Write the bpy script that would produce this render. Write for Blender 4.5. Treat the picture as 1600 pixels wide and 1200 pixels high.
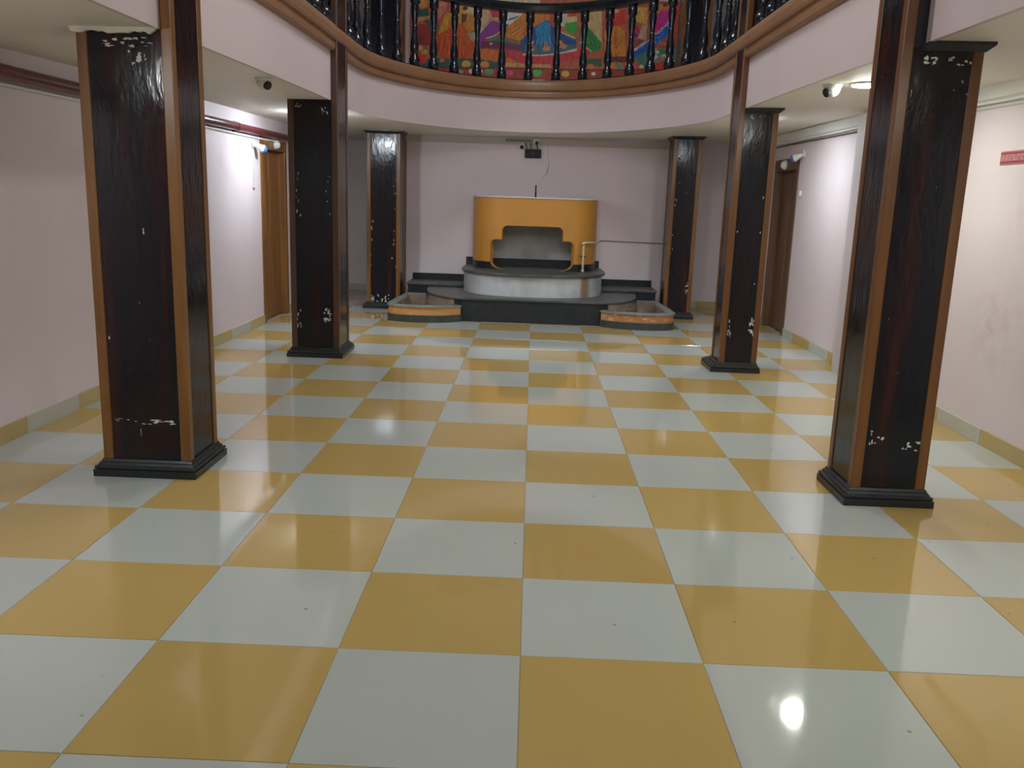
import bpy, bmesh, math, random
from mathutils import Vector, Matrix

random.seed(7)
scn = bpy.context.scene
for o in list(bpy.data.objects):
    bpy.data.objects.remove(o)
COL = scn.collection

# ------------------------------------------------------------------ camera
CAM = Vector((-0.01057, -2.60858, 1.46391))
YAW, PITCH, ROLL, FPX = -0.01778, 0.20907, 0.03323, 1358.018


def cam_axes():
    f = Vector((math.sin(YAW) * math.cos(PITCH), math.cos(YAW) * math.cos(PITCH), -math.sin(PITCH)))
    r0 = Vector((math.cos(YAW), -math.sin(YAW), 0))
    u0 = r0.cross(f)
    return (r0 * math.cos(ROLL) + u0 * math.sin(ROLL), -r0 * math.sin(ROLL) + u0 * math.cos(ROLL), f)


RX, UX, FX = cam_axes()
cd = bpy.data.cameras.new('camera')
cd.sensor_fit = 'HORIZONTAL'
cd.sensor_width = 36.0
cd.lens = FPX * 36.0 / 1600.0
cd.clip_start = 0.05
cam = bpy.data.objects.new('camera', cd)
COL.objects.link(cam)
cam.matrix_world = Matrix(((RX.x, UX.x, -FX.x, CAM.x), (RX.y, UX.y, -FX.y, CAM.y), (RX.z, UX.z, -FX.z, CAM.z), (0, 0, 0, 1)))
scn.camera = cam

# ------------------------------------------------------------------ world, exposure
w = bpy.data.worlds.new('world')
scn.world = w
w.use_nodes = True
w.node_tree.nodes['Background'].inputs[0].default_value = (0.6, 0.65, 0.75, 1)
w.node_tree.nodes['Background'].inputs[1].default_value = 0.05
vs = scn.view_settings
vs.view_transform = 'Standard'
vs.look = 'None'
vs.gamma = 1.0
vs.use_curve_mapping = False
vs.exposure = 0.8

# lamp radiances (the lamps themselves are built further down)
E_FILL_PANEL = 12.0       # unseen fill panel added on the upper ceiling over the atrium
E_SPOT_RM = 130.0     # ceiling downlight by the right front pillar
E_SPOT_RF = 170.0     # right, behind the middle pillar
E_SPOT_LF = 150.0    # left, behind the middle pillar
E_SPOT_LN = 80.0     # left, beside the camera

E_PENDANT = 55.0     # globe hanging in the middle of the atrium
E_FILL_WINDOW = 2.5       # glow of the added window-shaped fill light behind the viewer

# ------------------------------------------------------------------ room numbers
XL, XR = -3.0, 2.96          # side walls
FL, FR = -1.79, 1.765        # atrium fascia
EA, EB, EC = 1.92, 3.3, 5.38  # bowed end of the atrium: part of an ellipse (half axes EA, EB, centre y EC)
EY = EC + EB * math.sqrt(1 - ((FR - FL) / 2 / EA) ** 2)    # where it leaves the straight sides
YBACK, YN = 10.5, -5.0       # upper back wall, wall behind the camera
YC = 9.55                    # wall behind the fountain
YN_AT = -3.5                 # near end of the atrium
ZTOP = 5.6


def zc(x, y):                # underside of the gallery (not quite level in this house)
    t = min(y - 1.68, 6.9)
    return 2.215 + (0.02328 * t - 0.00169 * t * t if t > 0 else 0.0125 * t) + 0.0115 * x


# ------------------------------------------------------------------ materials
def lin(c):
    return tuple((v / 255 / 12.92 if v / 255 <= 0.04045 else ((v / 255 + 0.055) / 1.055) ** 2.4) for v in c) + (1,)


class NT:
    def __init__(s, name):
        s.m = bpy.data.materials.new(name)
        s.m.use_nodes = True
        s.t = s.m.node_tree
        s.b = s.t.nodes['Principled BSDF']
        s.tc = s.t.nodes.new('ShaderNodeTexCoord')

    def n(s, kind, **kw):
        x = s.t.nodes.new(kind)
        for k, v in kw.items():
            setattr(x, k, v)
        return x

    def l(s, a, b):
        s.t.links.new(a, b)

    def vec(s, scale=(1, 1, 1), src='Object'):
        mp = s.n('ShaderNodeMapping')
        mp.inputs['Scale'].default_value = scale
        s.l(s.tc.outputs[src], mp.inputs['Vector'])
        return mp.outputs[0]

    def noise(s, scale, detail=3, rough=0.6, vscale=(1, 1, 1), src='Object', out='Fac'):
        x = s.n('ShaderNodeTexNoise')
        x.inputs['Scale'].default_value = scale
        x.inputs['Detail'].default_value = detail
        x.inputs['Roughness'].default_value = rough
        s.l(s.vec(vscale, src), x.inputs['Vector'])
        return x.outputs[out]

    def ramp(s, fac, stops):
        x = s.n('ShaderNodeValToRGB')
        e = x.color_ramp.elements
        while len(e) < len(stops):
            e.new(0.5)
        for i, (p, c) in enumerate(stops):
            e[i].position = p
            e[i].color = c if len(c) == 4 else tuple(c) + (1,)
        s.l(fac, x.inputs[0])
        return x.outputs[0]

    def mix(s, fac, a, b, mode='MIX'):
        x = s.n('ShaderNodeMix', data_type='RGBA', blend_type=mode)
        for i, v in ((0, fac), (6, a), (7, b)):
            if hasattr(v, 'links'):
                s.l(v, x.inputs[i])
            else:
                x.inputs[i].default_value = v
        return x.outputs[2]

    def bump(s, h, strength=0.1, dist=0.01):
        x = s.n('ShaderNodeBump')
        x.inputs['Strength'].default_value = strength
        x.inputs['Distance'].default_value = dist
        s.l(h, x.inputs['Height'])
        s.l(x.outputs[0], s.b.inputs['Normal'])

    def base(s, c):
        if hasattr(c, 'links'):
            s.l(c, s.b.inputs['Base Color'])
        else:
            s.b.inputs['Base Color'].default_value = c

    def set(s, **kw):
        for k, v in kw.items():
            k = k.replace('_', ' ')
            if hasattr(v, 'links'):
                s.l(v, s.b.inputs[k])
            else:
                s.b.inputs[k].default_value = v


BLK = (0, 0, 0, 1)
WHT = (1, 1, 1, 1)
M = {}


def scale_c(c, f):
    return tuple(v * f for v in c[:3]) + (1,)


def plain(name, c, rough=0.5, var=0.12, nscale=6.0, bump=0.0, metallic=0.0, vscale=(1, 1, 1)):
    m = NT(name)
    f = m.noise(nscale, 4, 0.6, vscale)
    m.base(m.ramp(f, [(0.3, scale_c(c, 1 - var)), (0.7, scale_c(c, 1 + var))]))
    m.set(Roughness=rough, Metallic=metallic)
    if bump:
        m.bump(f, bump)
    M[name] = m.m
    return m


def tile_mat(name, c):
    m = NT(name)
    oi = m.n('ShaderNodeObjectInfo')
    v = m.ramp(oi.outputs['Random'], [(0, scale_c(c, 0.95)), (1, scale_c(c, 1.04))])
    big = m.noise(2.2, 3, 0.55, src='Object')
    v = m.mix(m.ramp(big, [(0.35, (0, 0, 0)), (0.75, (0.16, 0.16, 0.16))]), v, scale_c(c, 0.82))
    # sparse dark scuffs
    geo = m.n('ShaderNodeNewGeometry')
    vo = m.n('ShaderNodeTexVoronoi', voronoi_dimensions='2D')
    vo.inputs['Scale'].default_value = 2.6
    m.l(geo.outputs['Position'], vo.inputs['Vector'])
    sp = m.ramp(vo.outputs['Distance'], [(0.010, (0.8, 0.8, 0.8)), (0.022, (0, 0, 0))])
    vc = m.n('ShaderNodeSeparateColor')
    m.l(vo.outputs['Color'], vc.inputs[0])
    pick = m.ramp(vc.outputs[0], [(0.60, (0, 0, 0)), (0.9, (0.8, 0.8, 0.8))])
    f = m.mix(1.0, sp, pick, 'MULTIPLY')
    v = m.mix(f, v, (0.08, 0.075, 0.06, 1))
    m.base(v)
    r = m.noise(5, 3, 0.6)
    m.set(Roughness=m.ramp(r, [(0.3, (0.045, 0.045, 0.045)), (0.8, (0.085, 0.085, 0.085))]))
    m.b.inputs['IOR'].default_value = 1.62
    M[name] = m.m


tile_mat('tile_white', (0.455, 0.485, 0.45, 1))
tile_mat('tile_yellow', (0.475, 0.325, 0.11, 1))
plain('grout', (0.30, 0.26, 0.18, 1), 0.8)
plain('skirt_white', (0.50, 0.51, 0.44, 1), 0.3, 0.05)
plain('skirt_yellow', (0.50, 0.37, 0.15, 1), 0.3, 0.05)


def wall_mat(name, c, stain=(0.45, 0.30, 0.22, 1), amount=0.25, smudge=None):
    m = NT(name)
    f = m.noise(0.8, 4, 0.6)
    v = m.ramp(f, [(0.3, scale_c(c, 0.95)), (0.7, scale_c(c, 1.04))])
    s_ = m.noise(2.6, 6, 0.65)
    k = m.ramp(s_, [(0.63, (0, 0, 0)), (0.78, (amount,) * 3)])
    v = m.mix(k, v, stain)
    if smudge:                       # hand marks rubbed into the paint
        vm = m.n('ShaderNodeVectorMath', operation='DISTANCE')
        m.l(m.tc.outputs['Object'], vm.inputs[0])
        vm.inputs[1].default_value = smudge
        near = m.ramp(vm.outputs['Value'], [(0.02, (1, 1, 1)), (0.42, (0, 0, 0))])
        spots = m.ramp(m.noise(7, 4, 0.6), [(0.46, (0, 0, 0)), (0.72, (0.42,) * 3)])
        v = m.mix(m.mix(1.0, near, spots, 'MULTIPLY'), v, (0.42, 0.29, 0.24, 1))
    m.base(v)
    m.set(Roughness=0.55)
    m.bump(m.noise(60, 3, 0.6), 0.06, 0.004)
    M[name] = m.m


wall_mat('wall_pink', (0.73, 0.635, 0.65, 1))
wall_mat('wall_pink_rubbed', (0.73, 0.635, 0.65, 1), smudge=(2.96, 2.95, 0.78))
wall_mat('fascia_pink', (0.61, 0.51, 0.52, 1), amount=0.15)
wall_mat('soffit', (0.78, 0.75, 0.66, 1), (0.4, 0.36, 0.28, 1), 0.1)
wall_mat('cornice_grey', (0.72, 0.71, 0.67, 1), amount=0.05)
wall_mat('cornice_brown', (0.50, 0.43, 0.38, 1), amount=0.2)
plain('moulding_brown', (0.25, 0.128, 0.064, 1), 0.42, 0.15, 2.5)


def lacquer():
    m = NT('lacquer')
    f = m.noise(3.0, 2, 0.5, (3.4, 3.4, 0.28))
    v = m.ramp(f, [(0.30, (0.003, 0.006, 0.012)), (0.47, (0.006, 0.006, 0.010)), (0.58, (0.015, 0.006, 0.008)), (0.72, (0.032, 0.009, 0.010))])
    spk = m.noise(55, 2, 0.5, (1, 1, 0.6))
    v = m.mix(m.ramp(spk, [(0.775, (0, 0, 0)), (0.80, (0.6, 0.6, 0.6))]), v, (0.42, 0.40, 0.38, 1))
    m.base(v)
    m.set(Roughness=m.ramp(m.noise(9, 4, 0.6, (1, 1, 0.3)), [(0.3, (0.10,) * 3), (0.75, (0.24,) * 3)]))
    b = m.noise(14, 3, 0.6, (1.6, 1.6, 0.55))
    m.bump(b, 0.19, 0.012)
    m.b.inputs['Specular IOR Level'].default_value = 0.38
    M['lacquer'] = m.m


lacquer()


def wood(name, dark, light, rough=0.38, sc=9, vs_=(1, 1, 0.06)):
    m = NT(name)
    f = m.noise(sc, 5, 0.65, vs_)
    v = m.ramp(f, [(0.28, dark), (0.5, tuple((a + b) / 2 for a, b in zip(dark, light))), (0.72, light)])
    k = m.noise(7, 3, 0.5, (1, 1, 0.5))
    v = m.mix(m.ramp(k, [(0.72, (0, 0, 0)), (0.8, (0.5,) * 3)]), v, scale_c(dark, 0.5))
    m.base(v)
    m.set(Roughness=rough)
    m.bump(f, 0.1, 0.003)
    M[name] = m.m


wood('strip_wood', (0.12, 0.047, 0.012, 1), (0.26, 0.118, 0.028, 1), 0.32, 14)
wood('strip_red', (0.085, 0.030, 0.009, 1), (0.20, 0.082, 0.022, 1), 0.3, 14)
wood('strip_dark', (0.045, 0.02, 0.012, 1), (0.12, 0.055, 0.03, 1), 0.3, 14)
wood('door_wood', (0.13, 0.048, 0.014, 1), (0.33, 0.15, 0.042, 1), 0.42, 16)
wood('door_wood_dark', (0.085, 0.035, 0.016, 1), (0.21, 0.11, 0.06, 1), 0.42, 16)
wood('unlit_dark', (0.010, 0.009, 0.010, 1), (0.03, 0.022, 0.02, 1), 0.35, 6)  # shade of the unlit upper corridor put into the wall colour
plain('black_stone', (0.013, 0.017, 0.019, 1), 0.30, 0.35, 18, 0.15)
plain('black_granite', (0.011, 0.015, 0.018, 1), 0.42, 0.4, 9)
plain('slab_grey', (0.075, 0.082, 0.078, 1), 0.38, 0.35, 5)
plain('rim_stone', (0.22, 0.25, 0.235, 1), 0.4, 0.2, 7)
plain('planter_base', (0.045, 0.055, 0.046, 1), 0.45, 0.35, 12)
plain('yellow_paint', (0.60, 0.275, 0.045, 1), 0.45, 0.05, 3)
plain('niche_grey', (0.70, 0.70, 0.66, 1), 0.6, 0.12, 4)
plain('raw_plaster', (0.27, 0.195, 0.145, 1), 0.85, 0.3, 7, 0.4)
plain('white_plastic', (0.72, 0.73, 0.70, 1), 0.35, 0.03)
plain('black_plastic', (0.010, 0.010, 0.012, 1), 0.6, 0.1)
plain('grey_metal', (0.20, 0.22, 0.22, 1), 0.4, 0.1)
plain('blue_glass', (0.04, 0.12, 0.42, 1), 0.15, 0.1)
plain('pipe_red', (0.115, 0.022, 0.028, 1), 0.3, 0.2, 6)
plain('pvc', (0.62, 0.55, 0.42, 1), 0.4, 0.25, 30)
plain('supply_pink', (0.24, 0.16, 0.14, 1), 0.5)
plain('brass_brown', (0.13, 0.08, 0.05, 1), 0.5)
plain('handrail_black', (0.012, 0.014, 0.020, 1), 0.16, 0.2, 10)
plain('baluster_black', (0.012, 0.014, 0.021, 1), 0.18, 0.3, 10)
plain('chip_white', (0.58, 0.57, 0.52, 1), 0.8, 0.15, 40)
plain('plaster_cream', (0.66, 0.63, 0.53, 1), 0.8, 0.1, 20, 0.3)
plain('sign_pink', (0.46, 0.15, 0.16, 1), 0.45, 0.05)
plain('sign_red', (0.30, 0.018, 0.03, 1), 0.45, 0.05)
plain('sign_white', (0.60, 0.36, 0.36, 1), 0.45, 0.05)


def painted_band(name, c, chip, lo, hi):
    m = NT(name)
    f = m.noise(11, 6, 0.7, (0.6, 1, 1.4))
    v = m.ramp(f, [(lo, c), (hi, chip)])
    k = m.noise(5, 3, 0.6)
    v = m.mix(m.ramp(k, [(0.4, (0, 0, 0)), (0.8, (0.45,) * 3)]), v, scale_c(c, 0.55))
    m.base(v)
    m.set(Roughness=0.5)
    M[name] = m.m


painted_band('planter_orange', (0.58, 0.29, 0.09, 1), (0.62, 0.42, 0.30, 1), 0.62, 0.72)
painted_band('planter_orange_worn', (0.44, 0.19, 0.06, 1), (0.70, 0.52, 0.36, 1), 0.50, 0.64)


def marble():
    m = NT('plinth_marble')
    f = m.noise(3.0, 6, 0.65, (1, 1, 0.5))
    v = m.ramp(f, [(0.3, (0.38, 0.40, 0.40)), (0.6, (0.60, 0.62, 0.63))])
    k = m.noise(8, 5, 0.6, (1, 1, 0.25))
    v = m.mix(m.ramp(k, [(0.64, (0, 0, 0)), (0.74, (0.4,) * 3)]), v, (0.35, 0.22, 0.14, 1))
    # rust run below the tap, at x = 0.62..0.74 on the plinth
    sx = m.n('ShaderNodeSeparateXYZ')
    m.l(m.tc.outputs['Object'], sx.inputs[0])
    wob = m.n('ShaderNodeMath', operation='MULTIPLY_ADD')
    m.l(m.noise(9, 3, 0.6), wob.inputs[0])
    wob.inputs[1].default_value = 0.06
    m.l(sx.outputs[0], wob.inputs[2])
    r1 = m.ramp(wob.outputs[0], [(0.62, (0, 0, 0)), (0.655, (1, 1, 1)), (0.72, (1, 1, 1)), (0.77, (0, 0, 0))])
    v = m.mix(m.mix(1.0, r1, (0.85, 0.85, 0.85, 1), 'MULTIPLY'), v, (0.27, 0.145, 0.045, 1))
    m.base(v)
    m.set(Roughness=0.4)
    M['plinth_marble'] = m.m


marble()


def emitter(name, c, e):
    m = NT(name)
    m.base((0.8, 0.8, 0.8, 1))
    m.b.inputs['Emission Color'].default_value = c
    m.b.inputs['Emission Strength'].default_value = e
    M[name] = m.m


emitter('lamp_right_mid', (0.96, 1.0, 0.90, 1), E_SPOT_RM)
emitter('lamp_right_far', (0.86, 0.94, 1.0, 1), E_SPOT_RF)
emitter('lamp_left_far', (0.82, 0.90, 1.0, 1), E_SPOT_LF)
emitter('lamp_left_near', (0.90, 0.97, 1.0, 1), E_SPOT_LN)
emitter('fill_pane', (0.93, 0.97, 1.0, 1), E_FILL_WINDOW)
emitter('lamp_pendant', (1.0, 0.97, 0.95, 1), E_PENDANT)
emitter('fill_panel_glow', (0.93, 0.96, 1.0, 1), E_FILL_PANEL)


# ------------------------------------------------------------------ mesh helpers
class MB:
    def __init__(s):
        s.v, s.f, s.sm = [], [], []

    def add(s, vs_, fs, smooth=False):
        n = len(s.v)
        s.v += [tuple(p) for p in vs_]
        s.f += [tuple(i + n for i in f) for f in fs]
        s.sm += [smooth] * len(fs)
        return s

    def box(s, x0, x1, y0, y1, z0, z1):
        vs_ = [(x, y, z) for z in (z0, z1) for y in (y0, y1) for x in (x0, x1)]
        return s.add(vs_, [(0, 2, 3, 1), (4, 5, 7, 6), (0, 1, 5, 4), (2, 6, 7, 3), (0, 4, 6, 2), (1, 3, 7, 5)])

    def frustum(s, a, b, z0, z1):
        """a, b = (x0,x1,y0,y1) at z0 and z1"""
        vs_ = [(a[0], a[2], z0), (a[1], a[2], z0), (a[1], a[3], z0), (a[0], a[3], z0),
               (b[0], b[2], z1), (b[1], b[2], z1), (b[1], b[3], z1), (b[0], b[3], z1)]
        return s.add(vs_, [(3, 2, 1, 0), (4, 5, 6, 7), (0, 1, 5, 4), (1, 2, 6, 5), (2, 3, 7, 6), (3, 0, 4, 7)])

    def tube(s, pts, r, seg=10, smooth=True):
        pts = [Vector(p) for p in pts]
        rings = []
        for i, p in enumerate(pts):
            a = pts[max(i - 1, 0)]
            b = pts[min(i + 1, len(pts) - 1)]
            d = (b - a).normalized()
            up = Vector((0, 0, 1)) if abs(d.z) < 0.9 else Vector((1, 0, 0))
            u = d.cross(up).normalized()
            v = d.cross(u)
            rr = r[i] if isinstance(r, (list, tuple)) else r
            rings.append([p + (u * math.cos(2 * math.pi * k / seg) + v * math.sin(2 * math.pi * k / seg)) * rr for k in range(seg)])
        vs_ = [q for rg in rings for q in rg]
        fs = [(i * seg + k, i * seg + (k + 1) % seg, (i + 1) * seg + (k + 1) % seg, (i + 1) * seg + k) for i in range(len(pts) - 1) for k in range(seg)]
        s.add(vs_, fs, smooth)
        n = len(vs_)
        s.add(vs_, [tuple(range(seg)), tuple(range(n - seg, n))[::-1]])
        return s

    def lathe(s, prof, seg=12, mat=None, smooth=True):
        """prof = [(r, z)] about z; mat = optional Matrix"""
        vs_ = [Vector((r * math.cos(2 * math.pi * k / seg), r * math.sin(2 * math.pi * k / seg), z)) for r, z in prof for k in range(seg)]
        if mat:
            vs_ = [mat @ p for p in vs_]
        n = len(prof)
        fs = [(i * seg + k, i * seg + (k + 1) % seg, (i + 1) * seg + (k + 1) % seg, (i + 1) * seg + k) for i in range(n - 1) for k in range(seg)]
        s.add(vs_, fs, smooth)
        s.add(vs_[:seg], [tuple(range(seg))[::-1]])
        s.add(vs_[-seg:], [tuple(range(seg))])
        return s

    def prism(s, poly, z0, z1):
        n = len(poly)
        a = sum(poly[i][0] * poly[(i + 1) % n][1] - poly[(i + 1) % n][0] * poly[i][1] for i in range(n))
        if a < 0:
            poly = poly[::-1]
        vs_ = [(x, y, z0) for x, y in poly] + [(x, y, z1) for x, y in poly]
        fs = [tuple(range(n))[::-1], tuple(range(n, 2 * n))] + [(i, (i + 1) % n, n + (i + 1) % n, n + i) for i in range(n)]
        return s.add(vs_, fs)

    def ring_prism(s, outer, inner, z0, z1):
        """outer/inner = equally long matched loops"""
        n = len(outer)
        vs_ = [(x, y, z0) for x, y in outer] + [(x, y, z1) for x, y in outer] + [(x, y, z0) for x, y in inner] + [(x, y, z1) for x, y in inner]
        fs = []
        for i in range(n):
            j = (i + 1) % n
            fs += [(i, j, n + j, n + i), (n + i, n + j, 3 * n + j, 3 * n + i), (2 * n + j, 2 * n + i, 3 * n + i, 3 * n + j), (j, i, 2 * n + i, 2 * n + j)]
        return s.add(vs_, fs)

    def build(s, name, mat, parent=None, loc=None, mats=None):
        me = bpy.data.meshes.new(name)
        me.from_pydata(s.v, [], s.f)
        for p, sm in zip(me.polygons, s.sm):
            p.use_smooth = sm
        bm = bmesh.new()
        bm.from_mesh(me)
        bmesh.ops.remove_doubles(bm, verts=bm.verts, dist=1e-5)
        bmesh.ops.recalc_face_normals(bm, faces=bm.faces)
        bm.to_mesh(me)
        bm.free()
        for m in (mats or [mat]):
            me.materials.append(M[m])
        o = bpy.data.objects.new(name, me)
        COL.objects.link(o)
        if parent:
            o.parent = parent
            o.matrix_parent_inverse = parent.matrix_world.inverted()
        if loc:
            o.location = loc
        return o


def bevel(o, w_, seg=2):
    b = o.modifiers.new('bevel', 'BEVEL')
    b.width = w_
    b.segments = seg
    b.limit_method = 'ANGLE'
    b.angle_limit = math.radians(40)
    return o


def tag(o, label, cat, group=None):
    o['label'] = label
    o['category'] = cat
    if group:
        o['group'] = group
    return o


def struct(o, label=None, cat=None):
    o['kind'] = 'structure'
    if label:
        o['label'] = label
    if cat:
        o['category'] = cat
    return o


def thing(name, label, cat, loc, group=None):
    o = bpy.data.objects.new(name, None)
    o.empty_display_size = 0.1
    COL.objects.link(o)
    o.location = loc
    o.matrix_world = Matrix.Translation(loc)
    return tag(o, label, cat, group)


# ================================================================== SETTING
# ---- floor: grout bed with every tile a piece of its own
floor = struct(MB().box(XL - 0.15, XR + 0.15, YN, 11.1, -0.12, -0.0025).build('floor', 'grout'), 'polished chequered floor of cream and yellow square tiles', 'floor')
T, G = 0.6, 0.0012


def tile_mesh(name, x0, x1, y0, y1, mat):
    cx, cy = (x0 + x1) / 2, (y0 + y1) / 2
    b = 0.0012
    mb = MB()
    mb.frustum((x0 - cx, x1 - cx, y0 - cy, y1 - cy), (x0 - cx, x1 - cx, y0 - cy, y1 - cy), -0.010, -b)
    mb.frustum((x0 - cx, x1 - cx, y0 - cy, y1 - cy), (x0 - cx + b, x1 - cx - b, y0 - cy + b, y1 - cy - b), -b, 0)
    me = mb.build(name, mat, floor, (cx, cy, 0))
    return me


tile_cache = {}
for i in range(-5, 5):
    for j in range(-5, 19):
        x0, x1 = i * T + G, (i + 1) * T - G
        if i == 4:
            x1 = XR
        y0, y1 = j * T + G, (j + 1) * T - G
        if y0 > 10.9:
            continue
        y1 = min(y1, 11.0)
        mat = 'tile_yellow' if (i + j) % 2 else 'tile_white'
        key = (mat, round(x1 - x0, 4), round(y1 - y0, 4))
        if key in tile_cache:
            o = tile_cache[key].copy()
            COL.objects.link(o)
            o.location = ((x0 + x1) / 2, (y0 + y1) / 2, 0)
        else:
            o = tile_mesh('tile', x0, x1, y0, y1, mat)
            tile_cache[key] = o
rest_w, rest_y = MB(), MB()
for i in range(-5, 5):
    for j in range(-8, -5):
        (rest_y if (i + j) % 2 else rest_w).box(i * T + G, min((i + 1) * T - G, XR), j * T + G, (j + 1) * T - G, -0.01, 0)
for mb, m_ in ((rest_w, 'tile_white'), (rest_y, 'tile_yellow')):
    mb.build('tile', m_, floor)['kind'] = 'stuff'

# ---- lower side walls, with the two door openings
DL = (7.06, 8.06, 2.055)      # y0, y1, top of left doorway
DR = (7.53, 8.51, 2.035)
mb = MB()
mb.box(XL - 0.2, XL, YN, DL[0], -0.02, 2.8).box(XL - 0.2, XL, DL[1], 11.1, -0.02, 2.8).box(XL - 0.2, XL, DL[0], DL[1], DL[2], 2.8)
struct(mb.build('wall_left', 'wall_pink'), 'pale pink plastered side wall on the left', 'wall')
mb = MB()
mb.box(XR, XR + 0.2, YN, DR[0], -0.02, 2.8).box(XR, XR + 0.2, DR[1], 11.1, -0.02, 2.8).box(XR, XR + 0.2, DR[0], DR[1], DR[2], 2.8)
mb.box(2.805, XR + 0.01, 4.86, 5.39, -0.005, 2.25)          # pilaster
struct(mb.build('wall_right', 'wall_pink_rubbed'), 'pale pink plastered side wall on the right', 'wall')
struct(MB().box(-1.76, 1.80, YC, 11.0, -0.01, 2.36).build('wall_back', 'wall_pink'), 'pink back wall behind the yellow fountain', 'wall')
struct(MB().box(XL - 0.01, -1.76, 10.93, 11.1, -0.01, 2.36).build('wall_back_left', 'wall_pink'), 'pink back wall of the left recess behind the left far pillar', 'wall')
struct(MB().box(1.80, XR + 0.01, 10.1, 11.1, -0.01, 2.36).build('wall_back_right', 'wall_pink'), 'pink back wall of the right recess behind the right far pillar', 'wall')
struct(MB().box(XL - 0.2, XR + 0.2, YN - 0.15, YN, -0.1, ZTOP).build('wall_front', 'wall_pink'), 'plain wall behind the viewer', 'wall')
# upper storey
struct(MB().box(XL - 0.2, XR + 0.2, YBACK, YBACK + 0.15, 2.7, ZTOP).build('wall_upper_back', 'wall_pink'), 'upper gallery back wall carrying the mural', 'wall')
struct(MB().box(XL - 0.2, XL, YN, YBACK, 2.8, ZTOP).build('wall_upper_left', 'unlit_dark'), 'upper gallery wall on the left, coloured dark as unlit', 'wall')
struct(MB().box(XR, XR + 0.2, YN, YBACK, 2.8, ZTOP).build('wall_upper_right', 'unlit_dark'), 'upper gallery wall on the right, coloured dark as unlit', 'wall')
struct(MB().box(XL - 0.2, XR + 0.2, YN, YBACK + 0.15, ZTOP, ZTOP + 0.1).build('ceiling_upper', 'soffit'), 'high ceiling over the atrium', 'ceiling')

# ---- gallery slab
XM = (FL + FR) / 2
XA = (FR - FL) / 2


def bow(n=56):
    pts = []
    t0 = math.acos(XA / EA)
    for k in range(n + 1):
        t = math.pi - t0 - (math.pi - 2 * t0) * k / n
        pts.append((XM + EA * math.cos(t), EC + EB * math.sin(t)))
    return pts


path = [(FL, YN_AT + k * (EY - YN_AT) / 80) for k in range(80)] + bow() + [(FR, EY - (k + 1) * (EY - YN_AT) / 80) for k in range(80)]

for _ in range(10):          # ease the corner where the bow meets the straight sides
    path = [path[0]] + [tuple(0.25 * a + 0.5 * b + 0.25 * c for a, b, c in zip(path[i - 1], path[i], path[i + 1])) if path[i][1] > 6.0 else path[i] for i in range(1, len(path) - 1)] + [path[-1]]


def path_frame(i, closed=False):
    a = path[max(i - 1, 0)]
    b = path[min(i + 1, len(path) - 1)]
    t = Vector((b[0] - a[0], b[1] - a[1])).normalized()
    return Vector((t.y, -t.x))          # towards the atrium


mb = MB()
H_SLAB = 0.43


def slab_cell(quad):
    vs_ = [(x, y, zc(x, y)) for x, y in quad] + [(x, y, zc(x, y) + H_SLAB) for x, y in quad]
    mb.add(vs_, [(3, 2, 1, 0), (4, 5, 6, 7)])


ys = [YN + k * (11.0 - YN) / 12 for k in range(13)]
for a, b in zip(ys, ys[1:]):
    slab_cell([(XL, a), (FL, a), (FL, b), (XL, b)])
    slab_cell([(FR, a), (XR, a), (XR, b), (FR, b)])
bw = bow()
for (xa, ya), (xb, yb) in zip(bw, bw[1:]):
    if xb - xa > 1e-6:
        slab_cell([(xa, ya), (xb, yb), (xb, 11.0), (xa, 11.0)])
slab_cell([(FL, YN), (FR, YN), (FR, YN_AT), (FL, YN_AT)])
struct(mb.build('ceiling', 'soffit'), 'cream underside of the gallery running round the atrium', 'ceiling')


def sweep(prof, name, mat, smooth=False, ends=True, rng=None):
    """prof = closed list of (inward offset, height above zc)"""
    mb = MB()
    idx = list(rng) if rng else list(range(len(path)))
    vs_, n = [], len(prof)
    for i in idx:
        nv = path_frame(i)
        x, y = path[i]
        for d, h in prof:
            vs_.append((x + nv.x * d, y + nv.y * d, zc(x, y) + h))
    fs = [(a * n + k, a * n + (k + 1) % n, (a + 1) * n + (k + 1) % n, (a + 1) * n + k) for a in range(len(idx) - 1) for k in range(n)]
    mb.add(vs_, fs, smooth)
    if ends:
        mb.add(vs_[:n], [tuple(range(n))])
        mb.add(vs_[-n:], [tuple(range(n))])
    return mb.build(name, mat)


struct(sweep([(0, -0.004), (0, 0.44), (-0.025, 0.44), (-0.025, -0.004)], 'wall_fascia', 'fascia_pink'), 'pink band of the gallery edge bowing round the atrium', 'wall')
prof = [(0.0, 0.40), (0.028, 0.40), (0.040, 0.415), (0.042, 0.455), (0.036, 0.475), (0.036, 0.482), (0.056, 0.487), (0.066, 0.505), (0.068, 0.55),
        (0.060, 0.585), (0.040, 0.61), (-0.14, 0.61), (-0.14, 0.43), (0.0, 0.43)]
struct(sweep(prof, 'trim_1', 'moulding_brown'), 'brown moulded cornice along the top of the gallery edge', 'trim')

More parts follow.
